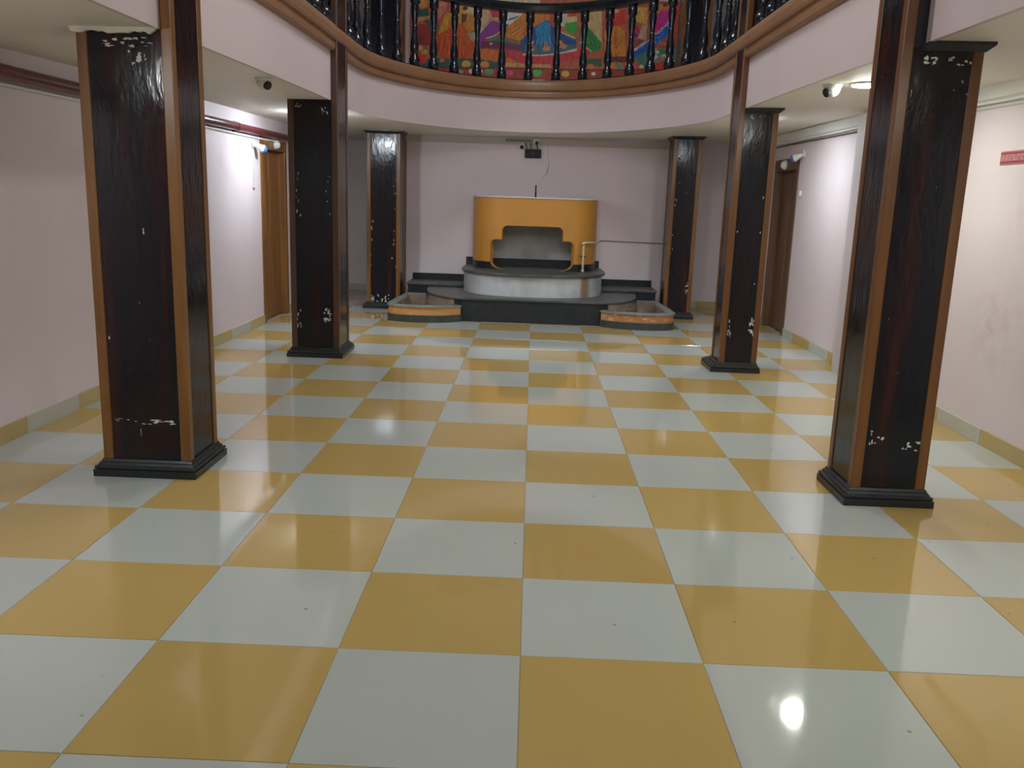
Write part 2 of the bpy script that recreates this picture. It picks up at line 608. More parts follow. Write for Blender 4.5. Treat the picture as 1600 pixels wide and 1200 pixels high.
# cornices and skirtings
mb = MB()
for a, b in ((YN, 4.86), (5.39, 10.1)):
    vs_ = []
    for y in (a, b):
        for x, dz in ((2.90, 0), (2.90, -0.085), (2.925, -0.095), (2.925, -0.112), (2.965, -0.112), (2.965, 0)):
            vs_.append((x, y, zc(2.9, y) + dz))
    n = 6
    mb.add(vs_, [(k, (k + 1) % n, n + (k + 1) % n, n + k) for k in range(n)] + [tuple(range(n)), tuple(range(n, 2 * n))])
struct(mb.build('trim_2', 'cornice_grey'), 'grey plaster cornice under the ceiling along the right wall', 'trim')
mb = MB()
mb.box(-1.76, 1.80, YC - 0.03, YC + 0.01, 2.215, 2.28).box(-1.76, 1.80, YC - 0.015, YC + 0.01, 2.19, 2.215)
struct(mb.build('trim_3', 'cornice_brown'), 'plaster cornice at the top of the back wall', 'trim')


def skirting(name, axis, fixed, a, b, phase, label, flip=False):
    root = struct(MB().box(*( (fixed, fixed + 0.004, a, b, 0, 0.1) if axis == 'y' else (a, b, fixed, fixed + 0.004, 0, 0.1))).build(name, 'grout'), label, 'baseboard')
    k = math.floor((a - phase) / T)
    first = {}
    while phase + k * T < b:
        s0, s1 = max(a, phase + k * T + 0.001), min(b, phase + (k + 1) * T - 0.001)
        if s1 - s0 > 0.02:
            mat = 'skirt_yellow' if (k % 2 == 0) != flip else 'skirt_white'
            d0, d1 = fixed - 0.008, fixed + 0.012
            mb_ = MB()
            if axis == 'y':
                mb_.box(d0, d1, s0, s1, 0.001, 0.103)
            else:
                mb_.box(s0, s1, d0, d1, 0.001, 0.103)
            mb_.build('skirting_tile', mat, root)
        k += 1
    return root


skirting('baseboard_left', 'y', XL, YN, DL[0], 2.36, 'row of cream and yellow skirting tiles on the left wall', flip=True)
skirting('baseboard_left_far', 'y', XL, DL[1], 10.93, 2.36, 'far left skirting tiles beyond the door', flip=True)
skirting('baseboard_right', 'y', XR - 0.004, YN, 4.86, 2.34, 'row of cream and yellow skirting tiles near the sign')
skirting('baseboard_right_far', 'y', XR - 0.004, 5.39, DR[0], 5.94, 'short row of skirting tiles between pilaster and right door', flip=True)
skirting('baseboard_right_back', 'y', XR - 0.004, DR[1], 10.1, 5.94, 'skirting tiles on the right wall beyond the door')
skirting('baseboard_back_left', 'x', 10.926, XL, -1.76, -3.0, 'grey cream skirting tiles in the back left recess', flip=True)
skirting('baseboard_back_right', 'x', 10.096, 1.80, XR, 1.2, 'yellow skirting tiles in the back right recess', flip=False)


# ---- doors
def door(name, side, y0, y1, ztop, wood_, label):
    sx = -1 if side == 'l' else 1
    X = XL if side == 'l' else XR
    root = bpy.data.objects.new(name, None)
    root.empty_display_size = 0.1
    COL.objects.link(root)
    root.location = (X, (y0 + y1) / 2, 0)
    root.matrix_world = Matrix.Translation(root.location)
    struct(root, label, 'door')

    def bx(d0, d1, a, b, z0, z1):     # d = depth into the wall
        xs = sorted((X + sx * d0, X + sx * d1))
        return MB().box(xs[0], xs[1], a, b, z0, z1)
    bevel(bx(-0.012, 0.12, y0, y0 + 0.075, 0, ztop).build('jamb', wood_, root), 0.006)
    bevel(bx(-0.012, 0.12, y1 - 0.075, y1, 0, ztop).build('jamb', wood_, root), 0.006)
    bevel(bx(-0.012, 0.12, y0 + 0.075, y1 - 0.075, ztop - 0.135, ztop).build('lintel', wood_, root), 0.006)
    leaf = bx(0.075, 0.115, y0 + 0.075, y1 - 0.075, 0.004, ztop - 0.135).build('leaf', wood_, root)
    n = 4
    w_ = (y1 - y0 - 0.15) / n
    for k in range(n):
        a = y0 + 0.075 + k * w_
        p = bevel(bx(0.060 + 0.004 * (k % 2), 0.08, a + 0.003, a + w_ - 0.003, 0.008, ztop - 0.14).build('plank', wood_, leaf), 0.004)
    rot = Matrix.Translation((X - sx * 0.012, (y0 + y1) / 2 + 0.02, ztop - 0.068)) @ Matrix.Rotation(-sx * math.pi / 2, 4, 'Y')
    d = MB().lathe([(0.054, 0), (0.054, 0.012), (0.050, 0.028), (0.040, 0.046), (0.025, 0.058), (0.008, 0.063)], 20, rot).build('dome', 'white_plastic', root)
    d['label'] = 'round white dome on the lintel'
    kn = Matrix.Translation((X + sx * 0.06, y0 + 0.14 if side == 'l' else y0 + 0.14, 1.0)) @ Matrix.Rotation(-sx * math.pi / 2, 4, 'Y')
    MB().lathe([(0.018, 0), (0.018, 0.006), (0.008, 0.010), (0.008, 0.03), (0.02, 0.036), (0.02, 0.05), (0.008, 0.055)], 12, kn).build('knob', 'brass_brown', leaf)
    return root


door('door_1', 'l', *DL, 'door_wood', 'varnished brown plank door in the left wall')
door('door_2', 'r', *DR, 'door_wood_dark', 'dull dark brown plank door in the right wall')


# ================================================================== PILLARS
def pillar(x0, x1, y0, y1, pl, label, strip_mat='strip_wood', inner_mat='strip_wood', cap=True, chips=(), ztop=4.9, sw=0.052, plh=0.085):
    """shaft footprint x0..x1, y0..y1; pl = plinth footprint"""
    cx, cy = (x0 + x1) / 2, (y0 + y1) / 2
    root = thing('pillar', label, 'pillar', (cx, cy, 0), 'square lacquered pillars round the hall')
    zt = zc(cx, y0)
    shaft = MB().box(x0 + 0.006, x1 - 0.006, y0 + 0.006, y1 - 0.006, plh * 0.6, ztop).build('shaft', 'lacquer', root)
    for i_, (sx, sy) in enumerate(((0, 0), (1, 0), (0, 1), (1, 1))):
        ax = (x0, x0 + sw) if sx == 0 else (x1 - sw, x1)
        ay = (y0, y0 + sw) if sy == 0 else (y1 - sw, y1)
        inner = (sx == 1) == (cx < 0)
        bevel(MB().box(ax[0], ax[1], ay[0], ay[1], plh * 0.6, ztop).build('corner_strip', inner_mat if inner else strip_mat, root), 0.005)
    a = pl
    s = 0.016
    t = 0.030
    mb = MB()

    def ins(d):
        return (a[0] + d, a[1] - d, a[2] + d, a[3] - d)
    end = (x0 - 0.004, x1 + 0.004, y0 - 0.004, y1 + 0.004)
    mb.frustum(a, a, 0, plh * 0.44)
    mb.frustum(ins(0.010), ins(0.010), plh * 0.44, plh * 0.50)
    mb.frustum(ins(0.004), ins(0.007), plh * 0.50, plh * 0.66)
    mb.frustum(ins(0.016), tuple(0.55 * p + 0.45 * q for p, q in zip(ins(0.016), end)), plh * 0.66, plh * 0.84)
    mb.frustum(tuple(0.35 * p + 0.65 * q for p, q in zip(ins(0.016), end)), end, plh * 0.84, plh)
    bevel(mb.build('plinth', 'black_stone', root), 0.002)
    if cap:
        e = 0.035
        # the tray stops at the gallery edge, where the shaft runs on upwards
        cx0 = x0 - e if not (cap == 'r') else FR + 0.002
        cx1 = x1 + e if not (cap == 'l') else FL - 0.002
        k0 = x0 - 0.004 if not (cap == 'r') else FR + 0.002
        k1 = x1 + 0.004 if not (cap == 'l') else FL - 0.002
        mb = MB()
        mb.frustum((k0, k1, y0 - 0.004, y1 + 0.004), (cx0, cx1, y0 - e, y1 + e), zt - 0.04, zt - 0.012)
        mb.frustum((cx0, cx1, y0 - e, y1 + e), (cx0, cx1, y0 - e, y1 + e), zt - 0.012, zt + 0.004)
        mb.build('cap', 'black_stone', root)
    if chips:
        chips = [(u, z, w_ * 0.8, h * 0.8) for u, z, w_, h in chips]
        rnd = random.Random(len(label))
        mb = MB()
        for (u, z, w_, h) in chips:         # flakes on the front face: offset from x0, height, size
            n = 9
            pts = []
            for k in range(n):
                an = 2 * math.pi * k / n
                rr = rnd.uniform(0.25, 1.1)
                pts.append((x0 + u + math.cos(an) * w_ / 2 * rr, z + math.sin(an) * h / 2 * rr))
            vs_ = [(x0 + u, y0 + 0.004, z)] + [(px, y0 + 0.0052, pz) for px, pz in pts]
            mb.add(vs_, [(0, 1 + k, 1 + (k + 1) % n) for k in range(n)])
        c = mb.build('paint_chips', 'chip_white', shaft)
        c['kind'] = 'stuff'
        c['label'] = 'pale flakes where the lacquer has chipped off'
    return root


def chip_row(u0, u1, z, n, w_, h, seed, dz=0.02):
    r = random.Random(seed)
    return [(r.uniform(u0, u1), z + r.uniform(-dz, dz), w_ * r.uniform(0.4, 1.3), h * r.uniform(0.4, 1.3)) for _ in range(n)]


c1 = [(0.065, 0.715, 0.014, 0.04), (0.27, 1.25, 0.016, 0.05), (0.23, 0.9, 0.008, 0.008)]
c1 += chip_row(0.07, 0.21, 0.292, 6, 0.03, 0.008, 1, 0.006) + chip_row(0.21, 0.37, 0.285, 14, 0.055, 0.012, 2, 0.012) + [(0.20, 0.235, 0.005, 0.07)]
c1 += chip_row(0.07, 0.36, 2.13, 14, 0.05, 0.018, 3, 0.02) + chip_row(0.24, 0.33, 2.05, 10, 0.03, 0.03, 33, 0.04)
pillar(-2.19, -1.735, 1.67, 2.06, (-2.225, -1.695, 1.62, 2.09), 'left front pillar nearest the camera, ochre corner strips, dark lacquered panels, crumbling plaster at its top', cap=False, chips=c1, inner_mat='strip_wood')
rp = random.Random(12)
pts_ = [(-2.215, zc(-2.2, 1.66) + 0.003)] + [(-2.205 + k * 0.0247, zc(-2.2 + k * 0.0247, 1.66) - 0.012 - rp.uniform(0.002, 0.02)) for k in range(17)] + [(FL - 0.003, zc(FL, 1.66) + 0.003)]
mb = MB()
n_ = len(pts_)
mb.add([(x, 1.652, z) for x, z in pts_] + [(x, 1.672, z) for x, z in pts_], [tuple(range(n_)), tuple(range(n_, 2 * n_))[::-1]] + [(k, (k + 1) % n_, n_ + (k + 1) % n_, n_ + k) for k in range(n_)])
mb.build('plaster_patch', 'plaster_cream', bpy.data.objects['pillar'])
c2 = chip_row(0.05, 0.09, 0.36, 8, 0.016, 0.05, 4, 0.10) + chip_row(0.30, 0.36, 0.38, 14, 0.04, 0.04, 5, 0.06) + chip_row(0.33, 0.37, 1.35, 5, 0.012, 0.03, 6, 0.4) + chip_row(0.06, 0.10, 1.45, 8, 0.014, 0.05, 7, 0.2)
c2 += chip_row(0.07, 0.14, 2.2, 6, 0.03, 0.02, 8, 0.015) + chip_row(0.28, 0.36, 2.16, 7, 0.025, 0.03, 81, 0.03)
pillar(-2.17, -1.735, 5.18, 5.62, (-2.205, -1.695, 5.12, 5.67), 'left middle pillar, almost black panels, standing before the left door', strip_mat='strip_dark', inner_mat='strip_dark', cap=False, chips=c2)
c3 = chip_row(0.06, 0.38, 0.13, 26, 0.05, 0.035, 9, 0.05) + chip_row(0.33, 0.38, 1.1, 9, 0.02, 0.05, 10, 0.6) + chip_row(0.05, 0.08, 0.85, 8, 0.02, 0.06, 11, 0.3)
pillar(-2.17, -1.735, 8.82, 9.2, (-2.22, -1.70, 8.77, 9.25), 'left far pillar, beside the left planter of the fountain', cap=True, chips=c3)
c4 = chip_row(0.07, 0.16, 0.33, 7, 0.025, 0.03, 12, 0.06) + chip_row(0.24, 0.33, 0.31, 7, 0.035, 0.02, 13, 0.03) + chip_row(0.09, 0.33, 2.155, 14, 0.035, 0.03, 14, 0.02) + chip_row(0.09, 0.33, 2.04, 5, 0.015, 0.015, 15, 0.03)
pillar(1.66, 2.037, 1.67, 2.03, (1.615, 2.07, 1.62, 1.99 + 0.06), 'right front pillar nearest the camera, orange-brown corner strips, black tray cap', strip_mat='strip_red', inner_mat='strip_red', cap='r', chips=c4)
c5 = chip_row(0.06, 0.09, 0.38, 7, 0.014, 0.06, 16, 0.10) + chip_row(0.25, 0.29, 0.40, 12, 0.03, 0.05, 17, 0.08) + [(0.07, 1.25, 0.02, 0.05), (0.27, 1.25, 0.012, 0.03), (0.27, 1.55, 0.014, 0.05), (0.26, 0.8, 0.012, 0.03)]
c5 += chip_row(0.06, 0.30, 2.22, 9, 0.025, 0.018, 18, 0.02)
pillar(1.715, 2.055, 5.18, 5.53, (1.635, 2.082, 5.13, 5.58), 'right middle pillar, bright lamp glint near its top, before the right door', strip_mat='strip_red', inner_mat='strip_red', cap='r', chips=c5)
c6 = chip_row(0.28, 0.32, 0.40, 8, 0.03, 0.05, 19, 0.07) + chip_row(0.06, 0.08, 1.3, 9, 0.014, 0.035, 20, 0.6) + chip_row(0.06, 0.3, 1.7, 4, 0.012, 0.02, 21, 0.1)
pillar(1.735, 2.095, 8.82, 9.2, (1.69, 2.135, 8.77, 9.25), 'right far pillar, beside the right planter of the fountain', cap=True, chips=c6)

# ================================================================== GALLERY RAILING
rail_root = thing('balcony_railing', 'black turned-baluster railing round the upper gallery', 'railing', (XM, EC + EB, zc(XM, EC + EB) + 0.61))
i0 = next(i for i, p in enumerate(path) if p[1] > 0.5)
rng = range(i0, len(path) - i0)
hr = [(-0.075, 1.40), (0.015, 1.40), (0.03, 1.42), (0.03, 1.47), (0.01, 1.505), (-0.07, 1.505), (-0.09, 1.47), (-0.09, 1.42)]
for nm, pr in (('handrail', hr), ('bottom_rail', [(-0.065, 0.608), (0.005, 0.608), (0.005, 0.625), (-0.065, 0.625)])):
    o = sweep(pr, nm, 'handrail_black', rng=rng)
    o.parent = rail_root
    o.matrix_parent_inverse = rail_root.matrix_world.inverted()
prof_b = [(0.040, 0.0), (0.040, 0.085), (0.030, 0.095), (0.034, 0.11), (0.022, 0.125), (0.026, 0.14), (0.032, 0.19), (0.031, 0.25), (0.022, 0.33), (0.017, 0.37),
          (0.024, 0.38), (0.017, 0.395), (0.024, 0.41), (0.017, 0.425), (0.018, 0.46), (0.027, 0.55), (0.030, 0.61), (0.024, 0.66), (0.036, 0.675), (0.036, 0.785)]
mbb = MB().lathe([(r * 1.45, z) for r, z in prof_b], 10)
# walk along the path from its centre both ways, equal spacing
SP = 0.332
cum = [0.0]
for a, b in zip(path, path[1:]):
    cum.append(cum[-1] + math.hypot(b[0] - a[0], b[1] - a[1]))


def at(sv):
    for k in range(len(cum) - 1):
        if cum[k + 1] >= sv:
            t = (sv - cum[k]) / max(cum[k + 1] - cum[k], 1e-9)
            nv = path_frame(k)
            x = path[k][0] + (path[k + 1][0] - path[k][0]) * t
            y = path[k][1] + (path[k + 1][1] - path[k][1]) * t
            return x - nv.x * 0.03, y - nv.y * 0.03
    return None


proto = None
mid = cum[-1] / 2
pillar_spots = [(-2.19, -1.735, 1.6, 2.1), (-2.17, -1.735, 5.12, 5.68), (1.66, 2.04, 1.6, 2.1), (1.715, 2.06, 5.12, 5.6)]
k = -40
while k <= 40:
    p = at(mid - 0.12 + k * SP) if 0 < mid - 0.12 + k * SP < cum[-1] else None
    k += 1
    if not p or p[1] < 0.6:
        continue
    if any(a - 0.03 < p[0] < b + 0.03 and c < p[1] < d for a, b, c, d in pillar_spots):
        continue
    loc = Vector((p[0], p[1], zc(*p) + 0.62))
    if proto is None:
        proto = mbb.build('baluster', 'baluster_black')
        o = proto
    else:
        o = proto.copy()
        COL.objects.link(o)
    o.parent = rail_root
    o.matrix_parent_inverse = Matrix.Identity(4)
    o.location = loc - rail_root.location

# ================================================================== MURAL
MY = 10.47


def px(x, y, Y=MY):
    d = FX * FPX + RX * (x - 800) + UX * (600 - y)
    t = (Y - CAM.y) / d.y
    return CAM.x + t * d.x, CAM.z + t * d.z


A = lambda pts: [px(600 + x * .1625, y * .1625) for x, y in pts]
B = lambda pts: [px(820 + x * .1625, y * .1625) for x, y in pts]
shapes = [
    (A([(200, -900), (3000, -900), (3000, 900), (200, 900)]), (150, 84, 60)),
    (A([(200, -900), (900, -900), (900, 40), (200, 40)]), (150, 110, 70)),
    (A([(900, -900), (1500, -900), (1500, 90), (900, 90)]), (180, 170, 150)),
    (A([(900, 90), (1400, 90), (1250, 300), (900, 330)]), (176, 156, 124)),
    (A([(220, 560), (1160, 565), (1160, 650), (220, 650)]), (40, 72, 66)),
    (A([(220, 640), (1600, 660), (3000, 690), (3000, 1000), (220, 1000)]), (134, 56, 44)),
    # woman in green at the left
    (A([(330, -60), (410, -60), (410, 60), (350, 90)]), (196, 128, 62)),
    (A([(265, 60), (330, 70), (370, 100), (420, 70), (440, 160), (430, 250), (360, 190), (280, 150)]), (28, 78, 60)),
    (A([(280, 178), (350, 160), (440, 150), (440, 180), (350, 205), (290, 195)]), (186, 120, 84)),
    (A([(290, 230), (500, 230), (520, 320), (440, 440), (300, 430), (260, 330)]), (122, 46, 40)),
    (A([(440, 150), (520, 200), (520, 330), (440, 320)]), (34, 80, 74)),
    (A([(470, 0), (620, 0), (600, 100), (540, 170), (470, 160)]), (170, 108, 96)),
    # big orange dress
    (A([(610, 110), (660, 200), (690, 300), (660, 560), (560, 560), (460, 440), (500, 330)]), (186, 74, 34)),
    (A([(600, 120), (650, 130), (640, 260), (520, 330), (550, 240)]), (198, 140, 46)),
    (A([(690, 60), (800, 60), (770, 180), (740, 250), (690, 210)]), (206, 142, 56)),
    (A([(690, 210), (760, 230), (830, 360), (930, 500), (920, 560), (690, 560)]), (196, 78, 32)),
    (A([(790, 150), (880, 110), (890, 270), (820, 320), (760, 240)]), (204, 122, 50)),
    (A([(745, 130), (800, 140), (790, 200), (740, 230)]), (84, 44, 36)),
    (A([(760, 60), (880, 60), (880, 150), (800, 130)]), (190, 170, 130)),
    (A([(800, 320), (880, 310), (880, 400), (840, 390)]), (150, 150, 122)),
    # purple dancer
    (A([(1010, 70), (1120, 80), (1120, 170), (1040, 170)]), (160, 46, 66)),
    (A([(930, 90), (1020, 80), (1010, 210), (930, 270)]), (180, 150, 122)),
    (A([(1020, 180), (1110, 190), (1210, 230), (1160, 290), (970, 370), (950, 460), (900, 470), (890, 380), (930, 310)]), (120, 44, 122)),
    (A([(1020, 170), (1130, 195), (1120, 215), (1020, 195)]), (196, 132, 100)),
    (A([(1170, 95), (1370, 95), (1210, 240), (1170, 230)]), (214, 212, 200)),
    (A([(1200, 180), (1300, 150), (1290, 165), (1200, 200)]), (60, 90, 84)),
    # orange veil to the middle
    (A([(1170, 270), (1340, 120), (1590, 100), (1590, 180), (1420, 280), (1340, 330), (1330, 400), (1170, 340)]), (208, 112, 38)),
    (A([(1160, 320), (1340, 340), (1330, 400), (1170, 350)]), (196, 122, 40)),
    (A([(980, 370), (1060, 345), (1280, 415), (1400, 430), (1380, 470), (1200, 440)]), (44, 110, 96)),
    (A([(940, 400), (1060, 390), (1400, 450), (1400, 500), (1100, 470), (930, 470)]), (96, 40, 70)),
    (A([(900, 470), (1000, 465), (1180, 520), (1340, 590), (1160, 605), (900, 565)]), (206, 102, 44)),
    (A([(1150, 470), (1280, 490), (1600, 520), (1600, 620), (1300, 600), (1150, 540)]), (160, 54, 58)),
    (A([(1170, 600), (1600, 620), (1600, 650), (1170, 640)]), (170, 128, 86)),
    # centre dancer in blue
    (B([(-40, 370), (60, 280), (190, 190), (250, 210), (490, 350), (500, 450), (300, 510), (140, 525), (-40, 500)]), (32, 70, 122)),
    (B([(110, 270), (190, 196), (245, 230), (255, 440), (190, 480), (110, 460)]), (26, 128, 168)),
    (B([(-10, 430), (500, 430), (490, 465), (300, 512), (140, 527), (0, 510)]), (64, 92, 108)),
    (B([(50, 400), (90, 390), (90, 490), (55, 490)]), (196, 128, 96)),
    (B([(165, 420), (200, 395), (240, 420), (238, 490), (180, 490)]), (196, 128, 96)),
    (B([(300, 390), (350, 385), (410, 440), (390, 470), (330, 460)]), (196, 128, 96)),
    (B([(-20, 520), (140, 530), (300, 516), (500, 470), (500, 490), (300, 526), (140, 540), (-20, 530)]), (176, 172, 150)),
    (B([(-40, 535), (140, 545), (300, 530), (500, 490), (560, 440), (640, 500), (530, 560), (480, 575), (200, 610), (-40, 610)]), (166, 52, 56)),
    (B([(60, 120), (240, 95), (240, 190), (190, 195), (60, 285)]), (210, 108, 44)),
    (B([(290, 100), (420, 100), (380, 260), (300, 220)]), (222, 220, 210)),
    (B([(240, 100), (300, 100), (300, 280), (245, 230)]), (150, 60, 44)),
    (B([(290, 215), (380, 260), (490, 350), (480, 370), (300, 270)]), (204, 104, 50)),
    (B([(410, 95), (500, 95), (500, 160), (420, 150)]), (192, 46, 40)),
    (B([(370, 160), (500, 160), (500, 210), (390, 220)]), (200, 170, 120)),
    (B([(385, 225), (500, 205), (500, 310), (430, 325), (395, 290)]), (40, 134, 50)),
    # green skirt
    (B([(600, 100), (740, 100), (740, 420), (690, 400), (600, 270)]), (176, 156, 116)),
    (B([(530, 100), (600, 100), (600, 240), (540, 220)]), (120, 78, 56)),
    (B([(530, 270), (600, 250), (740, 410), (730, 480), (640, 500), (530, 400)]), (36, 112, 50)),
    (B([(530, 400), (630, 490), (640, 500), (530, 415)]), (190, 190, 160)),
    (B([(520, 570), (740, 560), (740, 640), (520, 640)]), (60, 78, 54)),
    # red and orange figure
    (B([(770, 100), (960, 100), (960, 230), (860, 270), (770, 285)]), (196, 44, 40)),
    (B([(850, 100), (910, 100), (890, 125), (860, 120)]), (206, 150, 120)),
    (B([(770, 285), (900, 245), (960, 300), (970, 540), (770, 550)]), (206, 122, 40)),
    (B([(860, 280), (880, 280), (900, 540), (860, 540)]), (180, 88, 32)),
    (B([(760, 545), (1050, 540), (1060, 600), (760, 600)]), (84, 42, 38)),
    (B([(760, 600), (930, 600), (930, 670), (760, 670)]), (200, 116, 56)),
    (B([(860, 590), (900, 600), (950, 670), (900, 670)]), (80, 120, 110)),
    # right dancers
    (B([(1020, 70), (1180, 70), (1180, 240), (1040, 200)]), (190, 142, 78)),
    (B([(1010, 190), (1130, 310), (1060, 370), (1000, 370)]), (150, 44, 78)),
    (B([(1000, 250), (1050, 300), (1090, 350), (1000, 380)]), (66, 38, 104)),
    (B([(1130, 240), (1180, 240), (1170, 380), (1060, 440)]), (168, 142, 120)),
    (B([(1000, 390), (1100, 370), (1150, 390), (990, 510)]), (120, 60, 56)),
    (B([(985, 525), (1200, 385), (1395, 205), (1395, 320), (1200, 490), (1060, 570)]), (30, 92, 162)),
    (B([(985, 525), (1150, 400), (1200, 380), (1200, 395), (1000, 535)]), (200, 196, 190)),
    (B([(1210, 350), (1240, 190), (1290, 120), (1400, 70), (1400, 205), (1280, 320)]), (196, 52, 128)),
    (B([(1240, 50), (1400, 30), (1400, 90), (1260, 130)]), (190, 110, 84)),
    (B([(1420, 60), (1500, 60), (1500, 320), (1430, 320)]), (190, 74, 62)),
    (B([(1060, 550), (1200, 480), (1340, 470), (1480, 440), (1480, 620), (1100, 640)]), (70, 110, 96)),
    (B([(1200, 600), (1360, 590), (1320, 680), (1230, 680)]), (196, 58, 50)),
    (B([(1360, 590), (1500, 590), (1500, 680), (1360, 680)]), (70, 66, 58)),
]


def dot(fn, x, y, r, c, n=8, sy=0.8):
    shapes.append((fn([(x + r * math.cos(2 * math.pi * k / n), y + r * sy * math.sin(2 * math.pi * k / n)) for k in range(n)]), c))


rr = random.Random(3)
for x, y, r, c in [(1480, 700, 45, (70, 150, 70)), (1210, 700, 35, (190, 80, 90)), (1010, 690, 45, (90, 130, 90)), (930, 685, 20, (220, 210, 190)), (840, 685, 28, (220, 180, 170)),
                   (740, 690, 25, (120, 140, 110)), (790, 615, 45, (204, 146, 70)), (970, 620, 45, (200, 120, 60)), (350, 560, 70, (190, 60, 44)), (300, 500, 30, (196, 110, 96)),
                   (340, 460, 35, (190, 150, 90)), (390, 500, 30, (120, 160, 90)), (500, 530, 35, (60, 130, 80)), (560, 580, 25, (200, 110, 110)), (495, 590, 22, (220, 210, 200)),
                   (1030, 420, 14, (220, 200, 200))]:
    dot(A, x, y, r, c)
for x, y, r, c in [(120, 700, 45, (70, 150, 70)), (390, 710, 40, (206, 160, 70)), (570, 710, 20, (110, 150, 120)), (660, 710, 22, (210, 190, 180)), (630, 640, 36, (200, 110, 60)),
                   (780, 715, 22, (180, 150, 130)), (1060, 625, 30, (190, 70, 96)), (1120, 640, 24, (220, 200, 140))]:
    dot(B, x, y, r, c)
for _ in range(26):
    dot(B, rr.uniform(1190, 1460), rr.uniform(470, 590), rr.uniform(14, 30), rr.choice([(226, 196, 120), (220, 150, 60), (216, 210, 180), (90, 140, 130), (200, 90, 60)]), 6)
for _ in range(40):
    dot(B, rr.uniform(1190, 1390), rr.uniform(250, 430), 5, (190, 210, 226), 5)
for _ in range(16):
    dot(B, rr.uniform(1230, 1390), rr.uniform(150, 250), 5, (226, 180, 200), 5)



def folds(fn, apex, h0, h1, n, c, wdt=0.35):
    for k in range(n):
        t0_, t1_ = (k + 0.3) / n, (k + 0.3 + wdt) / n
        p0 = (h0[0] + (h1[0] - h0[0]) * t0_, h0[1] + (h1[1] - h0[1]) * t0_)
        p1 = (h0[0] + (h1[0] - h0[0]) * t1_, h0[1] + (h1[1] - h0[1]) * t1_)
        shapes.append((fn([apex, p0, p1]), c))


def line(fn, pts, wdt, c):
    for (xa, ya), (xb, yb) in zip(pts, pts[1:]):
        shapes.append((fn([(xa, ya - wdt), (xb, yb - wdt), (xb, yb + wdt), (xa, ya + wdt)]), c))


folds(A, (640, 180), (480, 440), (660, 555), 5, (150, 50, 26))
folds(A, (640, 180), (480, 430), (650, 540), 4, (214, 116, 48), 0.16)
folds(A, (720, 220), (700, 555), (910, 545), 6, (156, 52, 26))
folds(A, (740, 240), (720, 545), (900, 540), 5, (222, 120, 52), 0.15)
folds(A, (300, 235), (275, 420), (440, 430), 5, (84, 30, 30))
folds(A, (1200, 230), (905, 460), (960, 380), 4, (86, 26, 92))
folds(A, (1560, 110), (1180, 290), (1340, 390), 5, (170, 80, 26))
folds(A, (1560, 110), (1180, 300), (1340, 395), 4, (232, 160, 70), 0.14)
folds(B, (190, 196), (-10, 480), (480, 420), 9, (20, 46, 92), 0.25)
folds(B, (190, 200), (115, 460), (250, 440), 5, (20, 96, 140), 0.3)
folds(B, (590, 250), (540, 400), (735, 470), 6, (20, 74, 34))
folds(B, (600, 255), (560, 410), (730, 450), 4, (70, 150, 70), 0.14)
folds(B, (880, 250), (775, 548), (970, 540), 8, (166, 80, 26))
folds(B, (880, 250), (785, 545), (965, 540), 6, (228, 156, 66), 0.14)
folds(B, (1395, 210), (1000, 530), (1190, 490), 5, (20, 62, 122))
folds(B, (1390, 90), (1215, 345), (1290, 310), 4, (150, 30, 92))
line(A, [(980, 368), (1060, 345), (1120, 300)], 6, (214, 190, 130))
line(A, [(930, 310), (1030, 190)], 5, (214, 190, 130))
line(A, [(1180, 265), (1340, 122)], 5, (226, 200, 140))
line(B, [(-20, 526), (140, 533), (300, 520), (500, 472)], 5, (214, 206, 176))
line(B, [(300, 275), (390, 330), (490, 372)], 6, (206, 196, 170))
line(B, [(540, 410), (640, 498)], 6, (206, 200, 160))
line(B, [(1215, 350), (1290, 310), (1395, 205)], 6, (216, 200, 210))
line(A, [(220, 640), (700, 652), (1160, 655), (1600, 665)], 6, (74, 30, 28))
line(B, [(240, 668), (700, 672), (1460, 676)], 6, (74, 30, 28))
for x, y, r, c in [(360, 30, 34, (190, 124, 84)), (330, 20, 26, (40, 26, 24)), (560, 40, 30, (196, 130, 100)), (1060, 60, 34, (196, 130, 100)), (1050, 45, 30, (44, 28, 26)), (780, 80, 26, (50, 30, 28))]:
    dot(A, x, y, r, c, 10)
for x, y, r, c in [(440, 190, 22, (206, 160, 110)), (570, 205, 20, (204, 150, 104)), (880, 105, 26, (206, 146, 112)), (1090, 90, 30, (200, 150, 90)), (1330, 60, 34, (206, 130, 100)), (1350, 45, 26, (120, 40, 34))]:
    dot(B, x, y, r, c, 10)
mx0, mz0 = px(640, 130)
mx1, _ = px(1060, 130)
mx1 = 1.98
mz0, mz1 = 3.10, 4.25
NX, NZ = 430, 150
colr = [(168, 150, 124)] * ((NX + 1) * (NZ + 1))
for poly, c in shapes:
    zs = [p[1] for p in poly]
    n = len(poly)
    for j in range(max(0, int((min(zs) - mz0) / (mz1 - mz0) * NZ)), min(NZ, int((max(zs) - mz0) / (mz1 - mz0) * NZ) + 1) + 1):
        z = mz0 + (mz1 - mz0) * j / NZ
        xs = []
        for a in range(n):
            (xa, za), (xb, zb) = poly[a], poly[(a + 1) % n]
            if (za > z) != (zb > z):
                xs.append(xa + (z - za) / (zb - za) * (xb - xa))
        xs.sort()
        for xa, xb in zip(xs[::2], xs[1::2]):
            for i in range(max(0, math.ceil((xa - mx0) / (mx1 - mx0) * NX)), min(NX, math.floor((xb - mx0) / (mx1 - mx0) * NX)) + 1):
                colr[j * (NX + 1) + i] = c
me = bpy.data.meshes.new('canvas')
vs_ = [(mx0 + (mx1 - mx0) * i / NX, MY, mz0 + (mz1 - mz0) * j / NZ) for j in range(NZ + 1) for i in range(NX + 1)]
